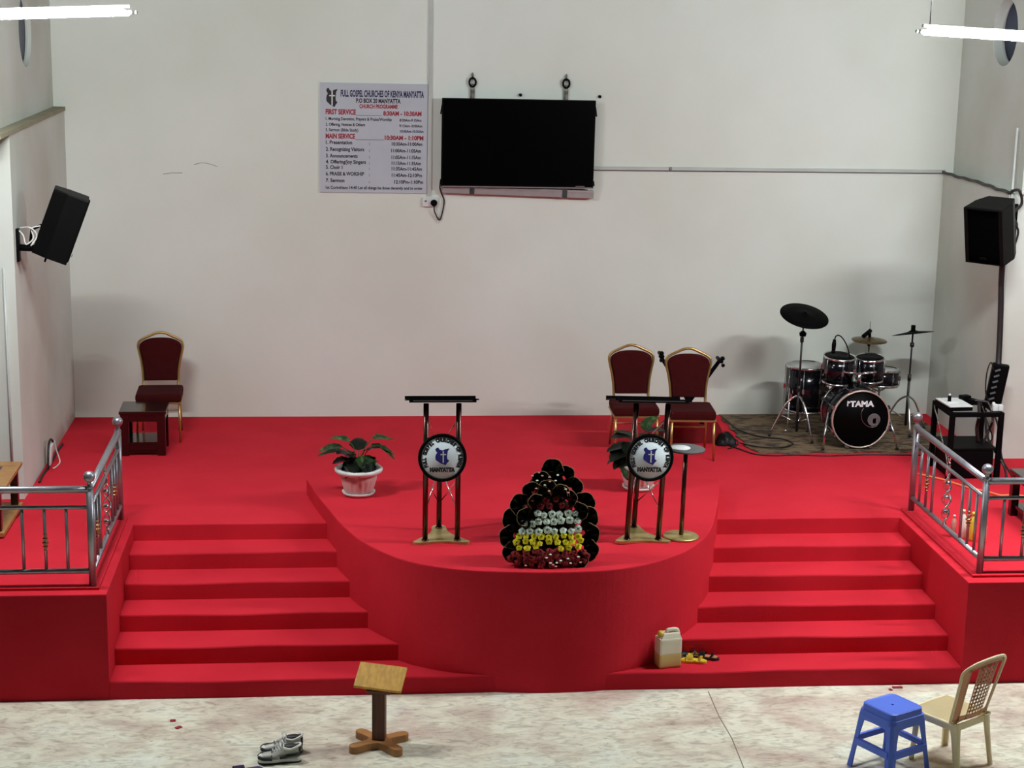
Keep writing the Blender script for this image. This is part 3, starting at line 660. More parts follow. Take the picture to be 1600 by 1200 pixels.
# ================================================================== LECTERNS
def arc_text(b, txt, r, a_mid, span, h, y, off=.05):
    n = len(txt)
    for i, chh in enumerate(txt):
        if chh == ' ': continue
        a = a_mid+span/2-span*i/(n-1)
        me, x0, x1 = text_mesh(chh, off)
        s = h/.70
        T = Matrix.Translation((r*math.cos(a), y, r*math.sin(a))) @ Matrix.Rotation(-(a-PI/2), 4, 'Y') @ Matrix.Rotation(PI/2, 4, 'X') @ Matrix.Diagonal((s*.78, s, 1, 1)) @ Matrix.Translation((-(x0+x1)/2, 0, 0))
        b.raw(me, T)
def lectern(label, loc, rz, ry, topw):
    t = thing('lectern', label, 'lectern', loc, rz=rz, ry=ry, group='metal lecterns on the platform')
    # base plate, rounded three-lobed
    outline = smooth_path([(-.215, -.14, 0), (-.17, -.165, 0), (0, -.135, 0), (.17, -.165, 0), (.215, -.14, 0), (.19, -.095, 0), (.075, .08, 0), (.05, .25, 0), (0, .275, 0), (-.05, .25, 0), (-.075, .08, 0), (-.19, -.095, 0)], 5, closed=True)
    b = B(); b.prism([(p.x, p.y) for p in outline], 0.0, .022, bev=.005); obj('base_plate', b, 'brass_plate', t)
    posts = [(-.122, -.115), (.122, -.115), (0, .20)]
    for i, (x, y) in enumerate(posts):
        top = 1.085 if i < 2 else .72
        b = B(); b.tube([(x, y, .02), (x, y, top)], .0205, 14); b.tube([(x, y, .018), (x, y, .03)], .028, 14); obj('post', b, 'dark_steel', t)
    # cross wires
    for (i, j) in ((0, 2), (1, 2)):
        for z0, z1 in ((.25, .52), (.50, .22), (.62, .70), (.98, .66)):
            b = B(); b.tube([(posts[i][0], posts[i][1], z0), (posts[j][0], posts[j][1], z1)], .005, 6); obj('brace', b, 'chrome', t)
    # reading board, tilted down towards the speaker side
    b = B(); b.box((0, .02, 1.085), (topw-.02, .34, .010), (-math.radians(13), 0, 0)); bd = obj('reading_board', b, 'black', t)
    b = B(); b.box((0, -.155, 1.118), (topw-.06, .012, .030), (-math.radians(13), 0, 0)); b.box((0, .195, 1.055), (topw-.02, .014, .035), (-math.radians(13), 0, 0)); obj('lip', b, 'black', bd)
    b = B(); b.box((0, -.163, 1.118), (topw-.12, .004, .009), (-math.radians(13), 0, 0)); obj('edge_strip', b, mat('edge_grey', (.06, .05, .05), .4), bd)
    # sign disc
    d = B(); Td = Matrix.Rotation(PI/2, 4, 'X')
    d.lathe([(.001, -.012), (.178, -.012), (.182, -.004), (.182, .014), (.176, .020), (.158, .020), (.156, .010), (.001, .010)], 64, T=Td)
    dc = obj('sign_disc', d, 'black', t, loc=(0, -.155, .680), rot=(-.10, 0, 0))
    b = B(); b.lathe([(.001, .010), (.1575, .010), (.1575, .0165), (.001, .0165)], 64, T=Td); obj('disc_face', b, 'face', dc)
    b = B(); arc_text(b, 'FULL GOSPEL CHURCHES OF KENYA', .124, PI/2, math.radians(236), .026, -.0175, .09)
    put_text(b, 'MANYATTA', 0, -.104, .190, .030, -.0175, .09, 'c'); obj('lettering', b, 'ink', dc)
    b = B(); flat_poly(b, kenya(.115, .135), 0, -.0175, .012); e = obj('map_emblem', b, 'blueprint', dc)
    b = B(); b.box((.006, -.0185, .008), (.009, .0008, .088)); b.box((.006, -.0185, .026), (.042, .0008, .009)); obj('cross', b, 'whiteprint', e)
    return t
lectern('metal lectern with round church sign at the left of the flowers', (.487, .80, P), 0.0, 0.0, .56)
lectern('metal lectern with round church sign at the right of the flowers', (2.018, .765, P), 0.05, .035, .60)
# round stand beside the right lectern
t = thing('pedestal_stand', 'slim round-topped stand with gold base beside the right lectern', 'stand', (2.345, .765, P), ry=.015)
b = B(); b.lathe([(.001, 0), (.138, 0), (.138, .012), (.132, .018), (.03, .022), (.001, .022)], 48); obj('base_plate', b, 'brass_plate', t)
b = B(); b.tube([(0, 0, .02), (0, 0, .70)], .0175, 14); obj('pole', b, 'dark_steel', t)
b = B(); b.lathe([(.001, .697), (.142, .697), (.146, .703), (.142, .712), (.001, .712)], 48); tp = obj('round_top', b, mat('grey_top', (.10, .10, .10), .7), t)
b = B(); b.lathe([(.001, .7125), (.078, .7125), (.078, .716), (.001, .716)], 40, T=Matrix.Translation((-.045, 0, 0))); obj('white_inset', b, 'white', tp)

# ================================================================== FLOWERS
def flower_arrangement():
    t = thing('flower_arrangement', 'large fan shaped flower arrangement with white, yellow and red roses at the platform edge', 'flowers', (1.222, .20, P))
    def fz(py): return (889-py)*.00474
    def fx(px): return (px-855)*.00468
    rnd = random.Random(11)
    b = B(); b.lathe([(.001, 0), (.19, 0), (.215, .05), (.20, .11), (.001, .12)], 24, T=Matrix.Diagonal((1.15, .50, 1, 1)))
    obj('basket', b, 'basket', t)
    # inner foam core
    b = B(); b.ball((0, .07, .26), .22, sc=(1.02, .36, 1.15), seg=32); b.ball((0, .10, .50), .13, sc=(1.0, .36, 1.3), seg=24)
    for v_ in b.b.verts: v_.co += V((rnd.uniform(-1, 1), rnd.uniform(-1, 1), rnd.uniform(-1, 1)))*.009
    obj('foliage_core', b, 'frond', t)
    def face_y(z): return -.15+.20*(z/.75)     # front surface leans back
    def rose(px, py, r, m, name, sc=1.0):
        z = fz(py); x = fx(px); y = face_y(z)+.03*abs(x/.3)**2
        b = B(); T = Matrix.Translation((x, y, z)) @ Matrix.Rotation(rnd.uniform(.75, 1.35), 4, 'X') @ Matrix.Rotation(rnd.uniform(-.3, .3), 4, 'Y')
        for k, (rr, hh) in enumerate(((1.0, .15), (.74, .42), (.46, .6))):
            n = 5
            b.lathe([(.25*r*rr, -.5*r), (r*rr*.85, -.1*r), (r*rr, hh*r), (r*rr*.82, hh*r+.05*r), (r*rr*.5, .0)], 15, T=T, ripple=lambda a, z_, k=k: .13*math.sin(a*n+k*2))
        obj(name, b, m, t)
    for row, (py, x0, x1, n) in enumerate(((808, 828, 900, 7), (820, 821, 902, 8), (833, 817, 906, 8))):
        for i in range(n):
            if rnd.random() < .06: continue
            rose(x0+(x1-x0)*i/(n-1)+rnd.uniform(-2, 2), py+rnd.uniform(-2.5, 2.5), rnd.uniform(.026, .031), 'rosewhite', 'white_rose')
    for row, (py, x0, x1, n) in enumerate(((842, 812, 903, 9), (850, 808, 908, 9), (858, 810, 904, 8))):
        for i in range(n):
            if row == 2 and 3 <= i <= 4: continue
            rose(x0+(x1-x0)*i/(n-1)+rnd.uniform(-2, 2), py+rnd.uniform(-2, 2), rnd.uniform(.023, .029), 'roseyellow', 'yellow_rose')
    for (py, x0, x1, n) in ((871, 826, 890, 7), (879, 822, 896, 7), (864, 846, 872, 3), (797, 828, 893, 5), (786, 832, 890, 4), (866, 806, 914, 8), (874, 800, 918, 9), (882, 812, 914, 7), (775, 840, 884, 3)):
        for i in range(n): rose(x0+(x1-x0)*i/(n-1)+rnd.uniform(-3, 3), py+rnd.uniform(-2.5, 2.5), rnd.uniform(.024, .03), 'rosered', 'red_rose')
    # small buds with light tips
    for i in range(26):
        px, py = rnd.choice(((rnd.uniform(808, 912), rnd.uniform(866, 886)), (rnd.uniform(826, 895), rnd.uniform(740, 798))))
        z = fz(py); b = B(); b.ball((fx(px), face_y(z)-.03, z), .0075, sc=(1.4, 1, .8), seg=8); obj('bud', b, 'pinkpl' if i % 2 else 'rosewhite', t)
    # big scalloped leaves around
    spec = [(866, 752, 88, .15), (850, 762, 110, .13), (882, 758, 65, .13), (838, 780, 125, .14), (893, 776, 48, .14), (866, 772, 90, .15),
            (822, 800, 150, .15), (906, 798, 28, .16), (815, 820, 168, .17), (908, 818, 12, .17), (808, 842, 190, .16), (912, 840, -8, .16),
            (812, 862, 208, .16), (910, 862, -28, .17), (822, 872, 228, .13), (900, 874, -45, .13), (842, 792, 140, .11), (886, 790, 40, .11),
            (830, 812, 180, .13), (898, 806, 0, .13), (858, 778, 100, .13), (876, 782, 75, .12), (850, 786, 90, .11), (875, 784, 80, .11)]
    for i, (px, py, ang, L) in enumerate(spec):
        z = fz(py); x = fx(px); a = math.radians(ang)
        b = B(); bb = b.b; T = Matrix.Translation((x, face_y(z)+(.05 if i < 16 else .015)+rnd.uniform(-.02, .02), z)) @ Matrix.Rotation(PI/2+rnd.uniform(-.3, .3), 4, 'X') @ Matrix.Rotation(a, 4, 'Z') @ Matrix.Rotation(rnd.uniform(-.3, .3), 4, 'X')
        def f(u, v, L=L):
            th = (v-.5)*PI*1.35; R_ = L*.62*(1+.10*abs(math.sin(th*3.0)))*(1-.25*abs(th)/2.2)*u
            return (L*.15+R_*math.cos(th), R_*math.sin(th), .03*math.sin(u*PI)*math.cos(th*7)+.02*u)
        b.grid(f, 6, 28, .0015, T=T); obj('leaf', b, 'frond', t)
        # pale edge line of the leaf
        if True:
            pts = [T @ V(f(1.0, .15+.7*k/14)) for k in range(15)]
            e = B(); e.tube(pts, .0028, 5); obj('leaf_edge', e, mat('leaf_edge', (.32, .20, .09), .6) if i == 0 else bpy.data.materials['leaf_edge'], t)
    return t
flower_arrangement()

# ================================================================== DRUM KIT
rug_pts = [(3.60+.02*math.sin(i*1.9), 5.27-i*.1) for i in range(15)]+[(3.60+i*.07, 3.73+.018*math.sin(i*.9)+.010*math.sin(i*2.3)) for i in range(1, 30)]+[(5.66, 3.76), (5.66, 5.27)]
b = B(); b.prism(rug_pts, H+.001, H+.010); tag(obj('rug', b, 'rug'), 'mottled brown rug under the drum kit', 'rug')
HZ = H+.015
def drum(t, name, c, r, h, T0=None, lugs=8, head='drumhead', parent=None):
    T = Matrix.Translation(c) @ (T0 or Matrix.Identity(4))
    b = B(); b.lathe([(r*.985, -h/2), (r, -h/2), (r, h/2), (r*.985, h/2)], 40, T=T); s = obj(name, b, 'drumshell', parent or t)
    b = B(); b.lathe([(.001, h/2-.006), (r*.97, h/2-.006), (r*.98, h/2+.004), (.001, h/2+.006)], 40, T=T); obj('drum_head', b, head, s)
    b = B(); b.lathe([(.001, -h/2-.004), (r*.97, -h/2-.004), (r*.97, -h/2+.004), (.001, -h/2+.004)], 40, T=T); obj('bottom_head', b, head, s)
    for z in (h/2, -h/2):
        b = B(); b.lathe([(r, z-.012), (r*1.035, z-.012), (r*1.035, z+.012), (r, z+.012), (r, z-.012)], 40, T=T); obj('hoop', b, 'chrome' if z > 0 else 'chrome', s)
    for k in range(lugs):
        a = 2*PI*(k+.5)/lugs; b = B()
        b.tube([T @ V((r*1.05*math.cos(a), r*1.05*math.sin(a), z)) for z in (-h/2, h/2)], .003, 6)
        b.box((0, 0, 0), (.03, .022, .045), T=T @ Matrix.Rotation(a, 4, 'Z') @ Matrix.Translation((r*1.02, 0, 0)))
        obj('lug', b, 'lug', s)
    return s
# bass drum with the two rack toms
t = thing('bass_drum', 'large black bass drum with printed front head and two rack toms', 'drum', (4.66, 4.05, H+.011))
TB = Matrix.Rotation(PI/2, 4, 'X')
c0 = (0, 0, .292); r0, h0 = .275, .40
T = Matrix.Translation(c0) @ TB
b = B(); b.lathe([(r0*.98, -h0/2), (r0, -h0/2), (r0, h0/2), (r0*.98, h0/2)], 56, T=T); obj('shell', b, 'drumshell', t)
b = B(); b.lathe([(.001, h0/2+.002), (r0, h0/2+.002), (r0, h0/2-.004), (.001, h0/2-.004)], 56, T=T); fh = obj('front_head', b, 'blackhead', t)
for z, m in ((h0/2, 'brass_plate'), (-h0/2, 'chrome')):
    b = B(); b.lathe([(r0*.995, z-.018), (r0*1.03, z-.018), (r0*1.03, z+.016), (r0*.985, z+.018), (r0*.985, z)], 56, T=T); obj('hoop', b, m if z < 0 else mat('pale_hoop', (.55, .47, .40), .3, .4), t)
for k in range(8):
    a = 2*PI*(k+.5)/8; b = B()
    for z in (h0/2-.01, -h0/2+.01): b.box((0, 0, 0), (.035, .03, .05), T=T @ Matrix.Rotation(a, 4, 'Z') @ Matrix.Translation((r0*1.04, 0, z)))
    b.tube([T @ V((r0*1.05*math.cos(a), r0*1.05*math.sin(a), z)) for z in (-h0/2, h0/2)], .004, 6); obj('lug', b, 'lug', t)
yf = -h0/2-.0035
b = B(); put_text(b, 'TAMA', 0.005, .292+.125, .235, .052, yf, .05, 'c')
b.box((-.135, yf, .292+.153), (.010, .0006, .052)); b.box((-.122, yf, .292+.165), (.012, .0006, .018)); obj('lettering', b, 'whiteprint', fh)
b = B(); Th = Matrix.Translation((.13, yf, .285)) @ TB; b.lathe([(.056, -.001), (.062, -.001), (.062, .003), (.056, .003)], 32, T=Th); obj('port_ring', b, mat('port_grey', (.12, .12, .12), .4), fh)
b = B(); b.lathe([(.001, .0), (.055, .0), (.055, .001), (.001, .001)], 32, T=Th); obj('sound_port', b, 'black', fh)
b = B(); b.box((.135, yf-.002, .275), (.03, .002, .05)); obj('red_mark', b, mat('red_mark', (.6, .05, .03), .5), fh)
b = B(); b.tube(smooth_path([(.02, yf-.004, .40), (.0, yf-.004, .35), (.02, yf-.004, .27), (.08, yf-.004, .22), (.15, yf-.004, .22), (.175, yf-.004, .27), (.15, yf-.004, .32)]), .003, 5); obj('cord', b, 'lug', fh)
for s in (-1, 1):
    b = B(); b.tube([(s*.285, -.10, .33), (s*.335, -.19, .16), (s*.36, -.24, .02)], [.013, .011, .009], 8); o = obj('leg', b, 'chrome', t)
    b = B(); b.ball((s*.362, -.243, .014), .016); obj('rubber_foot', b, 'cable', o)
b = B(); b.box((.03, -.27, .035), (.16, .10, .03), bev=.006); b.tube([(.03, -.22, .03), (.03, -.21, .12)], .01, 6); b.b.free()
b = B(); b.tube([(0.03, 0.02, .56), (0.03, 0.02, .70)], .018, 10); b.tube([(0.03, .02, .68), (-.12, .04, .70)], .012, 8); b.tube([(0.03, .02, .68), (.20, .05, .70)], .012, 8); obj('tom_mount', b, 'chrome', t)
drum(t, 'rack_tom', (-.125, .22, .69), .150, .25, rotm(.10, .03, 0), 6, 'blackhead')
drum(t, 'rack_tom', (.205, .28, .68), .135, .22, rotm(.10, -.05, 0), 6, 'blackhead')
# floor tom
t = thing('floor_tom', 'big black floor tom standing left of the bass drum', 'drum', (4.325, 4.62, H+.011))
drum(t, 'tom_body', (0, 0, .43), .205, .44, None, 8)
for k in range(3):
    a = 2*PI*k/3+PI*1.17; b = B(); b.tube([(.225*math.cos(a), .225*math.sin(a), .45), (.225*math.cos(a), .225*math.sin(a), .10), (.25*math.cos(a), .25*math.sin(a), .02)], .008, 8)
    b.box((.218*math.cos(a), .218*math.sin(a), .36), (.03, .03, .05)); b.ball((.25*math.cos(a), .25*math.sin(a), .017), .015); obj('leg', b, 'chrome', t)
def tripod(t, zhub, reach, m='dark_steel', rot=0.0, h0=.02):
    for k in range(3):
        a = rot+2*PI*k/3; b = B()
        b.tube(smooth_path([(0.01*math.cos(a), .01*math.sin(a), zhub), (reach*.45*math.cos(a), reach*.45*math.sin(a), zhub*.78), (reach*math.cos(a), reach*math.sin(a), .018)], 4), .010, 8)
        b.tube([(0, 0, zhub*.35), (reach*.6*math.cos(a), reach*.6*math.sin(a), zhub*.52)], .006, 6)
        o = obj('leg', b, m, t)
        b = B(); b.ball((reach*math.cos(a), reach*math.sin(a), .018), .017); obj('rubber_foot', b, 'cable', o)
def cymbal(t, c, r, rx, ry, m, name='cymbal'):
    T = Matrix.Translation(c) @ Matrix.Rotation(ry, 4, 'Y') @ Matrix.Rotation(rx, 4, 'X')
    b = B(); b.lathe([(.001, .030), (.02, .029), (.04, .018), (.055, .012), (r*.6, .004), (r, -.006), (r, -.009), (r*.6, .001), (.05, .009), (.001, .026)], 48, T=T); o = obj(name, b, m, t)
    b = B(); b.lathe([(.001, .028), (.016, .028), (.016, .045), (.001, .05)], 14, T=T); obj('wing_nut', b, 'black', o)
# snare
t = thing('snare_drum', 'shallow black snare drum on its stand right of the rack toms', 'drum', (5.10, 4.72, H+.011))
drum(t, 'snare_body', (0, 0, .515), .185, .15, rotm(-.04, .03, 0), 8)
b = B(); b.tube([(0, 0, .16), (0, 0, .42)], .012, 8)
for k in range(3):
    a = 2*PI*k/3+.4; b.tube([(0, 0, .36), (.17*math.cos(a), .17*math.sin(a), .425), (.19*math.cos(a), .19*math.sin(a), .45)], .008, 6)
obj('basket_arms', b, 'chrome', t); tripod(t, .30, .22, 'chrome', .9)
# crash cymbals
t = thing('cymbal_stand', 'tall cymbal stand with a big black tilted cymbal at the left of the drums', 'cymbal', (4.165, 4.30, H+.011))
tripod(t, .42, .26, 'chrome', -1.2)
b = B(); b.tube([(0, 0, .06), (0, 0, .50)], .013, 10); b.tube([(0, 0, .50), (0.004, 0, .98)], .010, 10); b.tube([(.004, 0, .97), (.012, -.01, 1.20)], .008, 8); b.tube([(0, 0, .46), (0, 0, .52)], .018, 10); b.tube([(.004, 0, .95), (.004, 0, 1.0)], .018, 10); obj('pole', b, 'cable', t)
b = B(); b.lathe([(.001, 0), (.03, 0), (.036, .03), (.018, .05), (.001, .055)], 16, T=Matrix.Translation((.008, -.005, 1.01))); obj('tilter', b, 'black', t)
cymbal(t, (.012, -.01, 1.215), .238, .36, .10, 'cymblack')
t = thing('cymbal_stand', 'slim cymbal stand with a thin nearly level cymbal at the right of the drums', 'cymbal', (5.33, 4.52, H+.011))
tripod(t, .36, .24, 'chrome', .4)
b = B(); b.tube([(0, 0, .06), (.005, 0, .55)], .013, 10); b.tube([(.005, 0, .55), (.01, 0, 1.0)], .009, 8); b.tube([(0.005, 0, .52), (0.005, 0, .58)], .018, 10); b.tube([(.01, 0, .86), (.01, 0, .90)], .020, 10); obj('pole', b, 'cable', t)
cymbal(t, (.01, 0, 1.0), .205, -.20, -.11, 'cymblack')
b = B(); b.tube([(.01, 0, 1.02), (.01, 0, 1.075)], .022, 12); obj('felt_stack', b, 'black', t)
t = thing('hi_hat_stand', 'hi-hat stand with a pair of brass cymbals behind the snare drum', 'cymbal', (5.06, 5.02, H+.011))
tripod(t, .30, .2, 'chrome', .1)
b = B(); b.tube([(0, 0, .05), (0, 0, .80)], .011, 8); b.tube([(0, 0, .80), (0, 0, 1.02)], .004, 6); obj('pole', b, 'chrome', t)
cymbal(t, (0, 0, .832), .178, .03, .02, 'cymbrass'); cymbal(t, (0, 0, .815), .178, .03+PI, .02, 'cymbrass')
b = B(); b.tube([(0, 0, .86), (0, 0, .91)], .015, 10); b.tube([(-.09, -.08, .88), (0.0, -.02, .93)], .022, 10); obj('clutch', b, 'black', t)
t = thing('microphone', 'black microphone on a bent gooseneck over the left rack tom', 'microphone', (4.56, 4.23, 1.63))
b = B(); b.tube(smooth_path([(0.08, 0, -.02), (.03, 0, .12), (-.03, 0, .20), (-.075, 0, .205), (-.09, 0, .16)], 5), .006, 8); obj('gooseneck', b, 'black', t)
b = B(); b.tube([(-.09, 0, .17), (-.092, 0, .12), (-.094, 0, .06)], [.014, .022, .018], 10); b.ball((-.094, 0, .05), .022); obj('capsule', b, 'black', t)
b = B(); b.box((.08, 0, -.02), (.03, .03, .035)); obj('rim_clip', b, 'black', t)

# cables on the stage
def floor_cable(label, pts, r=.007, z=H, m='cable', group='loose cables on the stage'):
    b = B(); b.tube(smooth_path([(x, y, z+r) for x, y in pts], 6), r, 6); tag(obj('cable', b, m), label, 'cable', group)
floor_cable('black cable curving from the black bag along the front of the rug', [(3.44, 4.02), (3.52, 3.86), (3.62, 3.69), (3.80, 3.64), (4.0, 3.66), (4.3, 3.62), (4.7, 3.65), (5.2, 3.62)])
floor_cable('black cable looping across the left part of the rug', [(3.60, 5.12), (3.62, 4.9), (3.66, 4.55), (3.80, 4.30), (4.0, 4.2), (4.06, 4.02), (3.92, 3.88), (3.70, 3.9), (3.55, 4.05)], z=H+.016)
floor_cable('thin black cable beside the left edge of the rug', [(3.46, 5.0), (3.42, 4.7), (3.48, 4.45), (3.56, 4.2), (3.50, 4.0), (3.40, 3.9)])
floor_cable('thick black cable running along the base of the left side wall', [(-2.86, 4.2), (-2.87, 3.9), (-2.86, 3.5), (-2.87, 3.1), (-2.86, 2.9)], r=.012)
floor_cable('orange cable curving over the right wing carpet', [(4.95, 2.95), (5.12, 2.75), (5.25, 2.5), (5.38, 2.36), (5.46, 2.24), (5.60, 2.25), (5.75, 2.1)], r=.010, m='orange')
# white extension block leaning at left wall with its cord
t = thing('extension_block', 'white extension socket leaning against the left side wall', 'extension', (WL+.05, 3.46, H))
b = B(); b.box((0, 0, .105), (.03, .10, .19), (0, .12, 0), bev=.006); obj('housing', b, 'white', t)
b = B(); b.tube(smooth_path([(.0, -.14, .01), (.0, -.12, .12), (0, -.05, .22), (0, .05, .235), (.01, .10, .20)], 5), .010, 6); obj('black_cord', b, 'cable', t)
b = B(); b.tube(smooth_path([(.02, .12, .20), (.03, .16, .10), (.06, .13, .01), (.06, -.02, .008), (.04, -.12, .01)], 5), .006, 6); obj('white_cord', b, 'white', t)

# ================================================================== EQUIPMENT RACK (right)
t = thing('equipment_stand', 'black open metal equipment stand behind the right railing', 'stand', (5.40, 3.03, H), rz=0.0)
w2, d2, hh = .225, .235, .62
for x, y in ((-w2, -d2), (w2, -d2), (-w2, d2), (w2, d2)):
    b = B(); b.box((x, y, hh/2), (.045, .04, hh), bev=.003); obj('leg', b, 'black', t)
for y in (-d2, d2):
    b = B(); b.box((0, y, hh-.02), (2*w2, .035, .04)); obj('rail', b, 'black', t)
for x in (-w2, w2):
    b = B(); b.box((x, 0, hh-.02), (.035, 2*d2, .04)); obj('rail', b, 'black', t)
b = B(); b.box((-.02, 0, hh-.035), (2*w2-.04, 2*d2-.02, .014)); b.b.free()
b = B(); b.box((0, 0, .275), (2*w2-.02, 2*d2-.02, .02)); obj('shelf', b, 'spk_top', t)
b = B(); b.box((5.39, 3.02, H+.132), (.40, .42, .255), bev=.012); tag(obj('amplifier', b, 'black'), 'black box amplifier under the shelf of the equipment stand', 'amplifier')
t = thing('audio_mixer', 'small white audio mixer on the left of the equipment stand', 'mixer', (5.26, 3.02, H+hh), rz=.06)
b = B(); b.box((0, 0, .018), (.22, .34, .035), bev=.004); obj('housing', b, 'black', t)
b = B(); b.box((0, 0, .040), (.215, .335, .010)); b.box((-.02, .05, .047), (.10, .16, .006)); obj('top_panel', b, 'white', t)
t = thing('bottle', 'short black bottle with a light cap standing on the mixer', 'bottle', (5.22, 3.03, H+hh+.046))
b = B(); b.lathe([(.001, 0), (.016, 0), (.016, .05), (.010, .058), (.001, .06)], 14); obj('body', b, 'black', t)
b = B(); b.lathe([(.010, .056), (.011, .056), (.010, .072), (.001, .074)], 12); obj('cap', b, 'white', t)
b = B(); b.box((5.40, 3.13, H+hh+.055), (.085, .07, .05), (0, 0, .3)); b.box((5.44, 3.08, H+hh+.045), (.07, .10, .03), (0, 0, .5)); tag(obj('adapter', b, 'black'), 'black adapter block lying on the mixer', 'adapter')
b = B(); b.tube(smooth_path([(5.45, 3.05, H+hh+.05), (5.52, 3.02, H+hh+.05), (5.58, 3.0, H+hh+.03), (5.60, 2.93, H+hh-.1), (5.55, 2.9, H+.4), (5.52, 2.9, H+.3)], 5), .012, 6)
b.tube(smooth_path([(5.50, 3.04, H+hh+.04), (5.46, 2.9, H+hh-.05), (5.44, 2.88, H+.45), (5.47, 2.9, H+.32)], 5), .016, 6)
b.tube(smooth_path([(5.53, 3.08, H+hh+.04), (5.57, 2.95, H+hh-.15), (5.60, 2.9, H+.36), (5.56, 2.9, H+.31)], 5), .007, 6)
tag(obj('cable_bundle', b, 'cable'), 'bundle of black cables hanging through the front of the equipment stand', 'cables')
t = thing('plug_adapter', 'white multi-plug adapter on the right corner of the equipment stand', 'adapter', (5.585, 2.86, H+hh))
b = B(); b.box((0, 0, .03), (.05, .05, .06), bev=.008); b.box((.052, .005, .028), (.045, .05, .056), bev=.008); b.ball((-.015, 0, .066), .016); obj('housing', b, 'white', t)
b = B(); b.tube(smooth_path([(5.17, 3.27, H+.60), (5.15, 3.2, H+.56), (5.145, 3.1, H+.5), (5.145, 2.95, H+.35), (5.15, 2.8, H+.2), (5.17, 2.77, H+.02)], 5), .006, 6)
tag(obj('cable', b, 'rust'), 'thin grey cable hanging down the left side of the equipment stand', 'cable')
b = B(); b.tube(smooth_path([(5.70, 3.38, 1.30), (5.66, 3.2, 1.12), (5.62, 2.9, 1.05), (5.66, 2.75, 0.95), (5.68, 2.7, .85), (5.64, 2.6, .82)], 5), .012, 6)
b.tube(smooth_path([(5.74, 3.4, 1.34), (5.76, 3.2, 1.20), (5.70, 2.9, .98), (5.70, 2.7, .90), (5.72, 2.6, .83)], 5), .010, 6)
tag(obj('cable_bundle', b, 'cable'), 'loops of black cable between the right pier and the equipment stand', 'cables')

# ================================================================== TABLES AT THE EDGES
t = thing('coffee_table', 'light wood coffee table with a blue glass top at the left edge', 'table', (-3.38, 1.68, H+.02))
b = B()
for (x, y, sx_, sy_) in ((0, .36, 1.06, .13), (0, -.36, 1.06, .13), (.465, 0, .13, .62), (-.465, 0, .13, .62)): b.box((x, y, .375), (sx_, sy_, .03), bev=.004)
obj('top_frame', b, 'wood', t)
b = B(); b.box((0, 0, .372), (.80, .59, .012)); obj('glass_panel', b, 'glassblue', t)
for sx_ in (-1, 1):
    for sy_ in (-1, 1):
        b = B(); b.box((sx_*.47, sy_*.36, .205), (.06, .06, .31), bev=.004); obj('leg', b, 'darkwood', t)
b = B(); b.box((0, 0, .03), (1.04, .84, .035), bev=.004); obj('lower_board', b, 'wood', t)
t = thing('coffee_table', 'dark wood coffee table at the right edge behind the railing', 'table', (5.79, 1.32, H+.02))
b = B(); b.box((0, 0, .375), (1.0, .70, .035), bev=.005); obj('tabletop', b, 'darkwood', t)
for sx_ in (-1, 1):
    for sy_ in (-1, 1):
        b = B(); b.box((sx_*.46, sy_*.31, .18), (.065, .065, .36), bev=.004); obj('leg', b, 'darkwood', t)
b = B(); b.box((0, 0, .09), (.94, .64, .03), bev=.004); obj('lower_shelf', b, 'darkwood', t)
for y in (-.31, .31):
    b = B(); b.box((0, y, .335), (.90, .025, .05)); obj('apron', b, 'darkwood', t)
for x in (-.46, .46):
    b = B(); b.box((x, 0, .335), (.025, .58, .05)); obj('apron', b, 'darkwood', t)

# bottles behind the right railing
def bottle(label, loc, r, h, m, capm, group='bottles behind the right railing'):
    t = thing('bottle', label, 'bottle', loc, group=group)
    b = B(); b.lathe([(.001, 0), (r*.92, 0), (r, .01), (r, h*.66), (r*.8, h*.76), (r*.38, h*.85), (r*.38, h*.9), (.001, h*.9)], 20); obj('body', b, m, t)
    b = B(); b.lathe([(.001, h*.89), (r*.45, h*.89), (r*.45, h), (.001, h)], 14); obj('cap', b, capm, t)
bottle('tall white bottle with a pale cap behind the right railing', (4.678, 1.02, H+.02), .028, .235, 'shoewhite', 'cream')
bottle('tall yellow bottle next to the white one behind the right railing', (4.735, .95, H+.02), .029, .235, 'yellow', 'yellow')
bottle('pale pink bottle nearest the corner post behind the right railing', (4.80, .89, H+.02), .028, .20, 'pinkpl', 'pinkpl')
bottle('slim pinkish bottle leftmost of the bottles behind the right railing', (4.618, 1.06, H+.02), .022, .18, 'pinkpl', 'white')

# ================================================================== FLOOR LEVEL OBJECTS
# wooden lectern
t = thing('wooden_lectern', 'low wooden lectern with a yellow tilted top and curved cross feet on the concrete floor', 'lectern', (-.012, -.885, 0), rz=-.20)
out = []
lobes = [(math.radians(a), L) for a, L in ((38, .215), (142, .215), (222, .225), (318, .225))]
pts = []
for i, (a, L) in enumerate(lobes):
    d = V((math.cos(a), math.sin(a), 0)); n = V((-d.y, d.x, 0))
    pts += [d*(L-.03)-n*.038, d*L-n*.022, d*(L+.006), d*L+n*.022, d*(L-.03)+n*.038]
    a2 = (a+lobes[(i+1) % 4][0]+(2*PI if i == 3 else 0))/2; pts.append(V((math.cos(a2), math.sin(a2), 0))*.070)
op = smooth_path(pts, 4, closed=True)
b = B(); b.prism([(p.x, p.y) for p in op], .0, .052, bev=.006); obj('cross_foot', b, 'footwood', t)
b = B(); b.box((0, 0, .235), (.088, .07, .37), bev=.004); obj('post', b, 'postwood', t)
b = B(); b.box((.005, .02, .485), (.325, .212, .022), (.49, .06, -.03), bev=.003); o = obj('slanted_top', b, 'plywood', t)
b = B(); b.box((0, .005, .43), (.16, .12, .03), (.49, 0, 0)); obj('support_block', b, 'postwood', t)
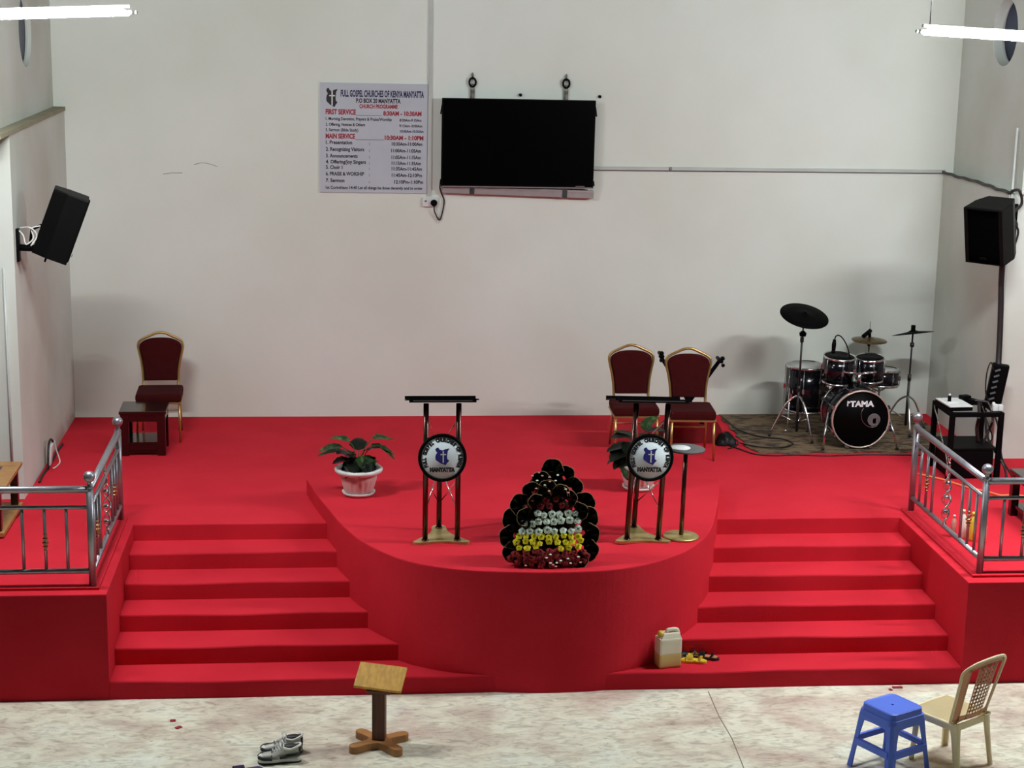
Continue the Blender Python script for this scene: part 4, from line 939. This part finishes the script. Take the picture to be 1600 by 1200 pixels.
# sneakers
def sneaker():
    t = thing('sneaker', '', 'shoe')
    def outl(sc, off=0): # length along x, toe at -x
        p = [(-.145, 0), (-.135, .032), (-.10, .046), (-.04, .046), (.03, .036), (.10, .036), (.135, .026), (.142, 0)]
        q = p+[(x, -y*.92) for x, y in p[::-1][1:-1]]
        return [(v.x*sc+off, v.y*sc) for v in smooth_path([(x, y, 0) for x, y in q], 3, closed=True)]
    b = B(); b.prism(outl(1.0), 0, .012, bev=.002); obj('outsole', b, 'shoeblack', t)
    b = B(); b.prism(outl(.985), .012, .036, bev=.006); obj('midsole', b, 'shoewhite', t)
    prof = [(0, .045), (.08, .062), (.2, .070), (.35, .080), (.5, .098), (.62, .108), (.75, .100), (.88, .108), (1, .112)]
    def hgt(u):
        for (a, ha), (c, hc) in zip(prof, prof[1:]):
            if a <= u <= c: return ha+(hc-ha)*(u-a)/(c-a)
        return prof[-1][1]
    def wdt(u): return .044*math.sin(PI*min(1, max(.0, .10+u*.80)))**.55*(1-.22*max(0, u-.4))
    def up(u, v):
        a = PI*v; w_ = wdt(u); h_ = hgt(u)-.034; op_ = 1.0
        z = .034+h_*math.sin(a)**.65
        return (-.138+u*.272, w_*math.cos(a), z)
    b = B(); b.grid(up, 18, 14, .003); b.ball((-.118, 0, .040), .028, sc=(.9, 1.3, .7)); obj('upper', b, 'shoewhite', t)
    for s in (-1, 1):
        b = B(); b.tube(smooth_path([(-.136, s*.012, .042), (-.11, s*.043, .044), (-.05, s*.047, .042)], 4), .013, 6); obj('toe_guard', b, 'shoeblack', t)
        b = B(); b.tube(smooth_path([(.0, s*.044, .048), (.05, s*.042, .056), (.10, s*.038, .060), (.132, s*.02, .060)], 4), [.011]*13, 6); obj('side_panel', b, 'shoeblack', t)
    b = B(); b.ball((.075, 0, .112), .05, sc=(1.0, .62, .22)); obj('opening', b, 'shoeblack', t)
    b = B(); b.tube(smooth_path([(.025, -.028, .108), (.07, -.036, .100), (.125, -.02, .116), (.138, 0, .122), (.125, .02, .116), (.07, .036, .100), (.025, .028, .108)], 4), .008, 6); obj('collar', b, 'shoewhite', t)
    b = B(); b.box((.132, 0, .085), (.016, .04, .05), bev=.005); obj('heel_tab', b, 'shoeblack', t)
    b = B()
    for k in range(5): x = -.045+k*.018; b.tube([(x, -.024, .082+k*.006), (x, 0, .093+k*.007), (x, .024, .082+k*.006)], .004, 6)
    b.tube(smooth_path([(.03, 0, .125), (.02, .02, .135), (0, .03, .125), (.01, 0, .13), (.0, -.03, .12)], 3), .0035, 6); obj('laces', b, 'white', t)
    b = B(); b.tube([(-.055, -.040, .055), (-.05, 0, .088), (-.055, .040, .055)], .0035, 6); obj('toe_seam', b, 'shoeblack', t)
    return t
s1 = sneaker(); s1.location = (-.675, -1.105, 0); s1.rotation_euler = (0, 0, .06); s1['label'] = 'white and black sneaker nearer the camera on the concrete floor'; s1['group'] = 'pair of sneakers'
s2 = copy_tree(s1); s2.location = (-.665, -.965, 0); s2.rotation_euler = (0, 0, .14); s2['label'] = 'white and black sneaker behind the other one on the concrete floor'
# dark purple slipper at the bottom edge
t = thing('slipper', 'dark purple slipper just showing at the bottom edge left of the sneakers', 'shoe', (-.90, -1.275, 0), rz=.3)
b = B(); b.prism([(p.x, p.y) for p in smooth_path([(-.12, 0, 0), (-.08, .04, 0), (0, .036, 0), (.1, .036, 0), (.125, 0, 0), (.1, -.034, 0), (0, -.034, 0), (-.08, -.042, 0)], 4, closed=True)], 0, .022, bev=.004); obj('sole', b, 'purple', t)
b = B(); b.grid(lambda u, v: (-.07+u*.07, .042*math.cos(PI*v), .02+.04*math.sin(PI*v)), 5, 10, .004); obj('strap', b, 'purple', t)
# red scraps
for lab, x, y, l, r in (('short strip of red tape by the foot of the right steps', 3.865, -.06, .075, 0), ('tiny red scrap beside the red tape', 3.80, -.10, .02, .3), ('small red scrap on the concrete in front of the left steps', -1.44, -.40, .04, .1), ('small slanted red scrap nearer the camera in front of the left steps', -1.39, -.52, .045, .7)):
    b = B(); b.box((x, y, .004), (l, .03, .006), (0, 0, r)); tag(obj('red_scrap', b, 'redprint'), lab, 'scrap', 'red scraps on the concrete floor')

# jerrycan
t = thing('jerrycan', 'translucent jerrycan half full of yellow liquid on the lowest right step', 'jerrycan', (2.155, .135, RI), rz=.22)
def jprof(z0, z1, w_, d_): 
    b = B(); b.box((0, 0, (z0+z1)/2), (w_, d_, z1-z0), bev=.014); return b
obj('lower_body', jprof(0, .115, .178, .115), 'jerrylow', t)
b = B(); b.box((0, 0, .165), (.178, .115, .13), bev=.014)
vs = []
lo = [(-.088, -.056), (.088, -.056), (.088, .056), (-.088, .056)]; hi = [(-.062, -.040), (.062, -.040), (.062, .040), (-.062, .040)]
bb = b.b; A = [bb.verts.new((x, y, .215)) for x, y in lo]; C_ = [bb.verts.new((x+.01, y, .262)) for x, y in hi]
bb.faces.new(C_)
for k in range(4): bb.faces.new((A[k], A[(k+1) % 4], C_[(k+1) % 4], C_[k]))
obj('upper_body', b, 'jerry', t)
b = B(); b.tube(smooth_path([(-.012, 0, .258), (-.005, 0, .292), (.045, 0, .296), (.072, 0, .285), (.082, 0, .24)], 4), .012, 8); b.box((.04, 0, .275), (.06, .012, .03)); b.b.free()
b = B(); b.tube(smooth_path([(-.018, 0, .245), (-.014, 0, .275), (.008, 0, .283), (.058, 0, .280), (.074, 0, .260), (.080, 0, .225)], 4), .015, 8); obj('handle', b, 'jerry', t)
b = B(); b.lathe([(.001, 0), (.022, 0), (.022, .012), (.018, .03), (.001, .032)], 16, T=Matrix.Translation((-.062, 0, .245)) @ Matrix.Rotation(-.3, 4, 'Y')); obj('cap', b, 'yellow', t)
# sandals
def sandal(label, loc, rz, top, m1, m2, rx=0):
    t = thing('sandal', label, 'shoe', loc, rz=rz, group='sandals beside the jerrycan', rx=rx)
    o_ = [(p.x, p.y) for p in smooth_path([(-.10, 0, 0), (-.07, .034, 0), (-.01, .028, 0), (.07, .030, 0), (.10, 0, 0), (.07, -.030, 0), (0, -.028, 0), (-.07, -.036, 0)], 4, closed=True)]
    b = B(); b.prism(o_, 0, .018, bev=.003); obj('sole', b, m1, t)
    b = B(); b.prism([(x*.88, y*.85) for x, y in o_], .018, .022); obj('insole', b, m2, t)
    b = B(); b.grid(lambda u, v: (-.055+u*.05, .036*math.cos(PI*v), .016+.034*math.sin(PI*v)), 4, 10, .004); obj('strap', b, top, t)
    b = B(); b.grid(lambda u, v: (.02+u*.02+.03*math.sin(PI*v), .033*math.cos(PI*v), .016+.036*math.sin(PI*v)), 3, 10, .004); obj('heel_strap', b, top, t)
sandal('yellow sandal lying nearest the camera beside the jerrycan', (2.365, .195, RI), -.25, 'yellow', 'yellow', 'yellow')
sandal('black sandal with a tan insole at the right of the pair', (2.475, .262, RI), -.42, 'shoeblack', 'shoeblack', 'tan')
sandal('black and yellow sandal behind the yellow one near the jerrycan', (2.335, .290, RI), .18, 'shoeblack', 'shoeblack', 'yellow')

# blue plastic stool
def blue_stool():
    t = thing('plastic_stool', 'blue square plastic stool on the concrete floor at the bottom right', 'stool', (3.372, -1.425, 0), rz=math.radians(28.5))
    Hs = .46
    def rr(w_, z, rad=.045, n=5):
        p = []
        for cx, cy, a0 in ((1, 1, 0), (-1, 1, 90), (-1, -1, 180), (1, -1, 270)):
            for k in range(n+1):
                a = math.radians(a0+90*k/n); p.append((cx*(w_-rad)+rad*math.cos(a), cy*(w_-rad)+rad*math.sin(a), z))
        return p
    b = B(); bb = b.b
    rings = [[bb.verts.new(p) for p in rr(w_, z)] for w_, z in ((.02, Hs-.006), (.12, Hs-.004), (.138, Hs), (.146, Hs-.006), (.150, Hs-.045), (.157, Hs-.047), (.162, Hs-.085), (.156, Hs-.085), (.140, Hs-.02), (.02, Hs-.016))] if False else [[bb.verts.new(p) for p in rr(w_, z, min(.045, w_*.5))] for w_, z in ((.125, Hs-.004), (.138, Hs), (.146, Hs-.006), (.150, Hs-.045), (.157, Hs-.047), (.162, Hs-.085), (.156, Hs-.085), (.140, Hs-.02))]
    m_ = len(rings[0])
    for a, c in zip(rings, rings[1:]):
        for k in range(m_): bb.faces.new((a[k], a[(k+1) % m_], c[(k+1) % m_], c[k])).smooth = False
    # top with a small round hole
    hole = [bb.verts.new((.010*math.cos(2*PI*k/m_+PI/4*0+.1), .010*math.sin(2*PI*k/m_+.1), Hs-.005)) for k in range(m_)]
    for k in range(m_): bb.faces.new((hole[k], hole[(k+1) % m_], rings[0][(k+1) % m_], rings[0][k]))
    h2 = [bb.verts.new((v.co.x, v.co.y, Hs-.02)) for v in hole]
    for k in range(m_): bb.faces.new((h2[k], h2[(k+1) % m_], hole[(k+1) % m_], hole[k]))
    bb.faces.new(rings[-1]); bmesh.ops.recalc_face_normals(bb, faces=bb.faces[:]); obj('seat', b, 'bluepl', t)
    for sx_, sy_ in ((1, 1), (-1, 1), (-1, -1), (1, -1)):
        b = B(); bb = b.b; lv = []
        for z, e, w_ in ((Hs-.075, .158, .085), (Hs-.12, .162, .062), (Hs-.20, .170, .052), (.10, .188, .050), (.012, .200, .056), (0, .202, .058)):
            t_ = .010
            # L-shaped section wrapped round the corner
            sec = [(e, e-w_), (e, e-.018), (e-.018, e), (e-w_, e), (e-w_, e-t_), (e-.026, e-t_), (e-t_, e-.026), (e-t_, e-w_)]
            lv.append([bb.verts.new((sx_*x, sy_*y, z)) for x, y in sec])
        for a, c in zip(lv, lv[1:]):
            for k in range(8): bb.faces.new((a[k], a[(k+1) % 8], c[(k+1) % 8], c[k]))
        bb.faces.new(lv[0]); bb.faces.new(lv[-1]); bmesh.ops.recalc_face_normals(bb, faces=bb.faces[:]); obj('leg', b, 'bluepl', t)
    for k in range(4):
        b = B(); e = .178; b.box((0, e, .185), (.30, .010, .045), T=Matrix.Rotation(k*PI/2, 4, 'Z')); b.box((0, e-.008, .207), (.29, .022, .006), T=Matrix.Rotation(k*PI/2, 4, 'Z')); obj('stretcher', b, 'bluepl', t)
        b = B(); bb = b.b
        e = .160; T_ = Matrix.Rotation(k*PI/2, 4, 'Z')
        pr_ = smooth_path([(-.13, e, Hs-.13), (-.08, e, Hs-.112), (0, e, Hs-.108), (.08, e, Hs-.112), (.13, e, Hs-.13)], 4)
        up = [bb.verts.new(T_ @ V((p.x, e, Hs-.07))) for p in pr_]; dn = [bb.verts.new(T_ @ p) for p in pr_]
        upb = [bb.verts.new(T_ @ V((p.x, e-.010, Hs-.07))) for p in pr_]; dnb = [bb.verts.new(T_ @ V((p.x, e-.010, p.z))) for p in pr_]
        for i in range(len(pr_)-1):
            bb.faces.new((up[i], up[i+1], dn[i+1], dn[i])); bb.faces.new((upb[i], upb[i+1], dnb[i+1], dnb[i])); bb.faces.new((dn[i], dn[i+1], dnb[i+1], dnb[i]))
        bmesh.ops.recalc_face_normals(bb, faces=bb.faces[:]); obj('skirt', b, 'bluepl', t)
blue_stool()
# cream plastic chair, local front = +y
def plastic_chair():
    t = thing('plastic_chair', 'cream plastic chair with a woven pattern back beside the blue stool', 'chair', (3.82, -1.32, 0), rz=math.radians(123-90))
    sh = .375
    def seat(u, v):
        w_ = .185+.012*v; x = (2*u-1)*w_; y = -.17+v*.37
        edge = max(abs(2*u-1)**6, (2*v-1)**6 if v > .5 else 0)
        return (x, y, sh-.020*edge-.010*(1-(2*u-1)**2)*(1-abs(2*v-1)))
    b = B(); b.grid(seat, 16, 16, .008); b.tube(smooth_path([(-.185, -.17, sh-.022), (-.19, 0, sh-.022), (-.19, .16, sh-.022), (-.14, .20, sh-.026), (0, .205, sh-.026), (.14, .20, sh-.026), (.19, .16, sh-.022), (.19, 0, sh-.022), (.185, -.17, sh-.022)], 4), .012, 8); obj('seat', b, 'cream', t)
    # backrest: curved shell with openings built of strips
    def bk(s, z):  # s -1..1 across, z height above seat
        zz = z; w_ = .19+.035*zz/.4; x = s*w_; y = -.175-.10*zz/.4+.035*(1-0)*s*s*1.2
        return (x, y, sh+zz)
    def top(s): return .40+.05*(1-s*s)-.06*max(0, abs(s)-.75)*4*.5
    def strip(s0, s1, z0f, z1f, name, nu=4, nv=14, m='creamback', th=.010):
        b = B(); b.grid(lambda u, v: bk(s0+(s1-s0)*u, z0f(s0+(s1-s0)*u)+(z1f(s0+(s1-s0)*u)-z0f(s0+(s1-s0)*u))*v), nu, nv, th); return obj(name, b, m, t)
    # one continuous back mesh: frame posts, top band, bottom band, splats and the woven middle
    b = B()
    def add(s0, s1, zl, zh, nu, nv): b.grid(lambda u, v: bk(s0+(s1-s0)*u, zl(s0+(s1-s0)*u)+(zh(s0+(s1-s0)*u)-zl(s0+(s1-s0)*u))*v), nu, nv, .009)
    add(-1, -.70, lambda s: -.01, top, 3, 14); add(.70, 1, lambda s: -.01, top, 3, 14)
    add(-.80, .80, lambda s: top(s)-.045, top, 16, 3)
    add(-.80, -.45, lambda s: top(s)-.045-.10*max(0, (-s-.45)/.35)**2*0, lambda s: top(s)-.044, 2, 1)
    add(-.45, -.38, lambda s: .0, lambda s: top(s)-.04, 2, 14); add(.38, .45, lambda s: .0, lambda s: top(s)-.04, 2, 14)
    add(-.80, .80, lambda s: -.005, lambda s: .035, 14, 2)
    for k in range(5): s = -.38+.76*(k+.5)/5; add(s-.045, s+.045, lambda s: .03, lambda s: top(s)-.04, 1, 12)
    for k in range(12): z = .05+k*.029; add(-.38, .38, lambda s, z=z: z, lambda s, z=z: z+.014, 6, 1)
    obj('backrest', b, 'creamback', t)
    b = B(); pts = [bk(-1, z) for z in (-.01, .1, .2, .3)]+[bk(s, top(s)) for s in (-1, -.8, -.5, 0, .5, .8, 1)]+[bk(1, z) for z in (.3, .2, .1, -.01)]
    b.tube(smooth_path(pts, 3), .010, 8); obj('back_rim', b, 'cream', t)
    for sx_, sy_ in ((-1, 1), (1, 1), (-1, -1), (1, -1)):
        b = B(); bb = b.b; lv = []
        for z, ex, ey, w_ in ((sh-.02, .180, .165 if sy_ > 0 else .172, .055), (.25, .180, .172 if sy_ > 0 else .185, .042), (.10, .185, .178 if sy_ > 0 else .205, .034), (0, .190, .182 if sy_ > 0 else .222, .034)):
            t_ = .012; sec = [(ex, ey-w_), (ex+.004, ey-w_/2), (ex, ey), (ex-w_/2, ey+.004), (ex-w_, ey), (ex-w_, ey-t_), (ex-t_, ey-t_), (ex-t_, ey-w_)]
            lv.append([bb.verts.new((sx_*x, sy_*y, z)) for x, y in sec])
        for a, c in zip(lv, lv[1:]):
            for k in range(8): bb.faces.new((a[k], a[(k+1) % 8], c[(k+1) % 8], c[k]))
        bb.faces.new(lv[0]); bb.faces.new(lv[-1]); bmesh.ops.recalc_face_normals(bb, faces=bb.faces[:]); obj('leg', b, 'cream', t)
    b = B(); b.box((0, .175, sh-.045), (.34, .012, .045)); b.box((0, -.165, sh-.045), (.34, .012, .045)); b.box((.178, 0, sh-.045), (.012, .33, .045)); b.box((-.178, 0, sh-.045), (.012, .33, .045)); obj('seat_skirt', b, 'cream', t)
plastic_chair()
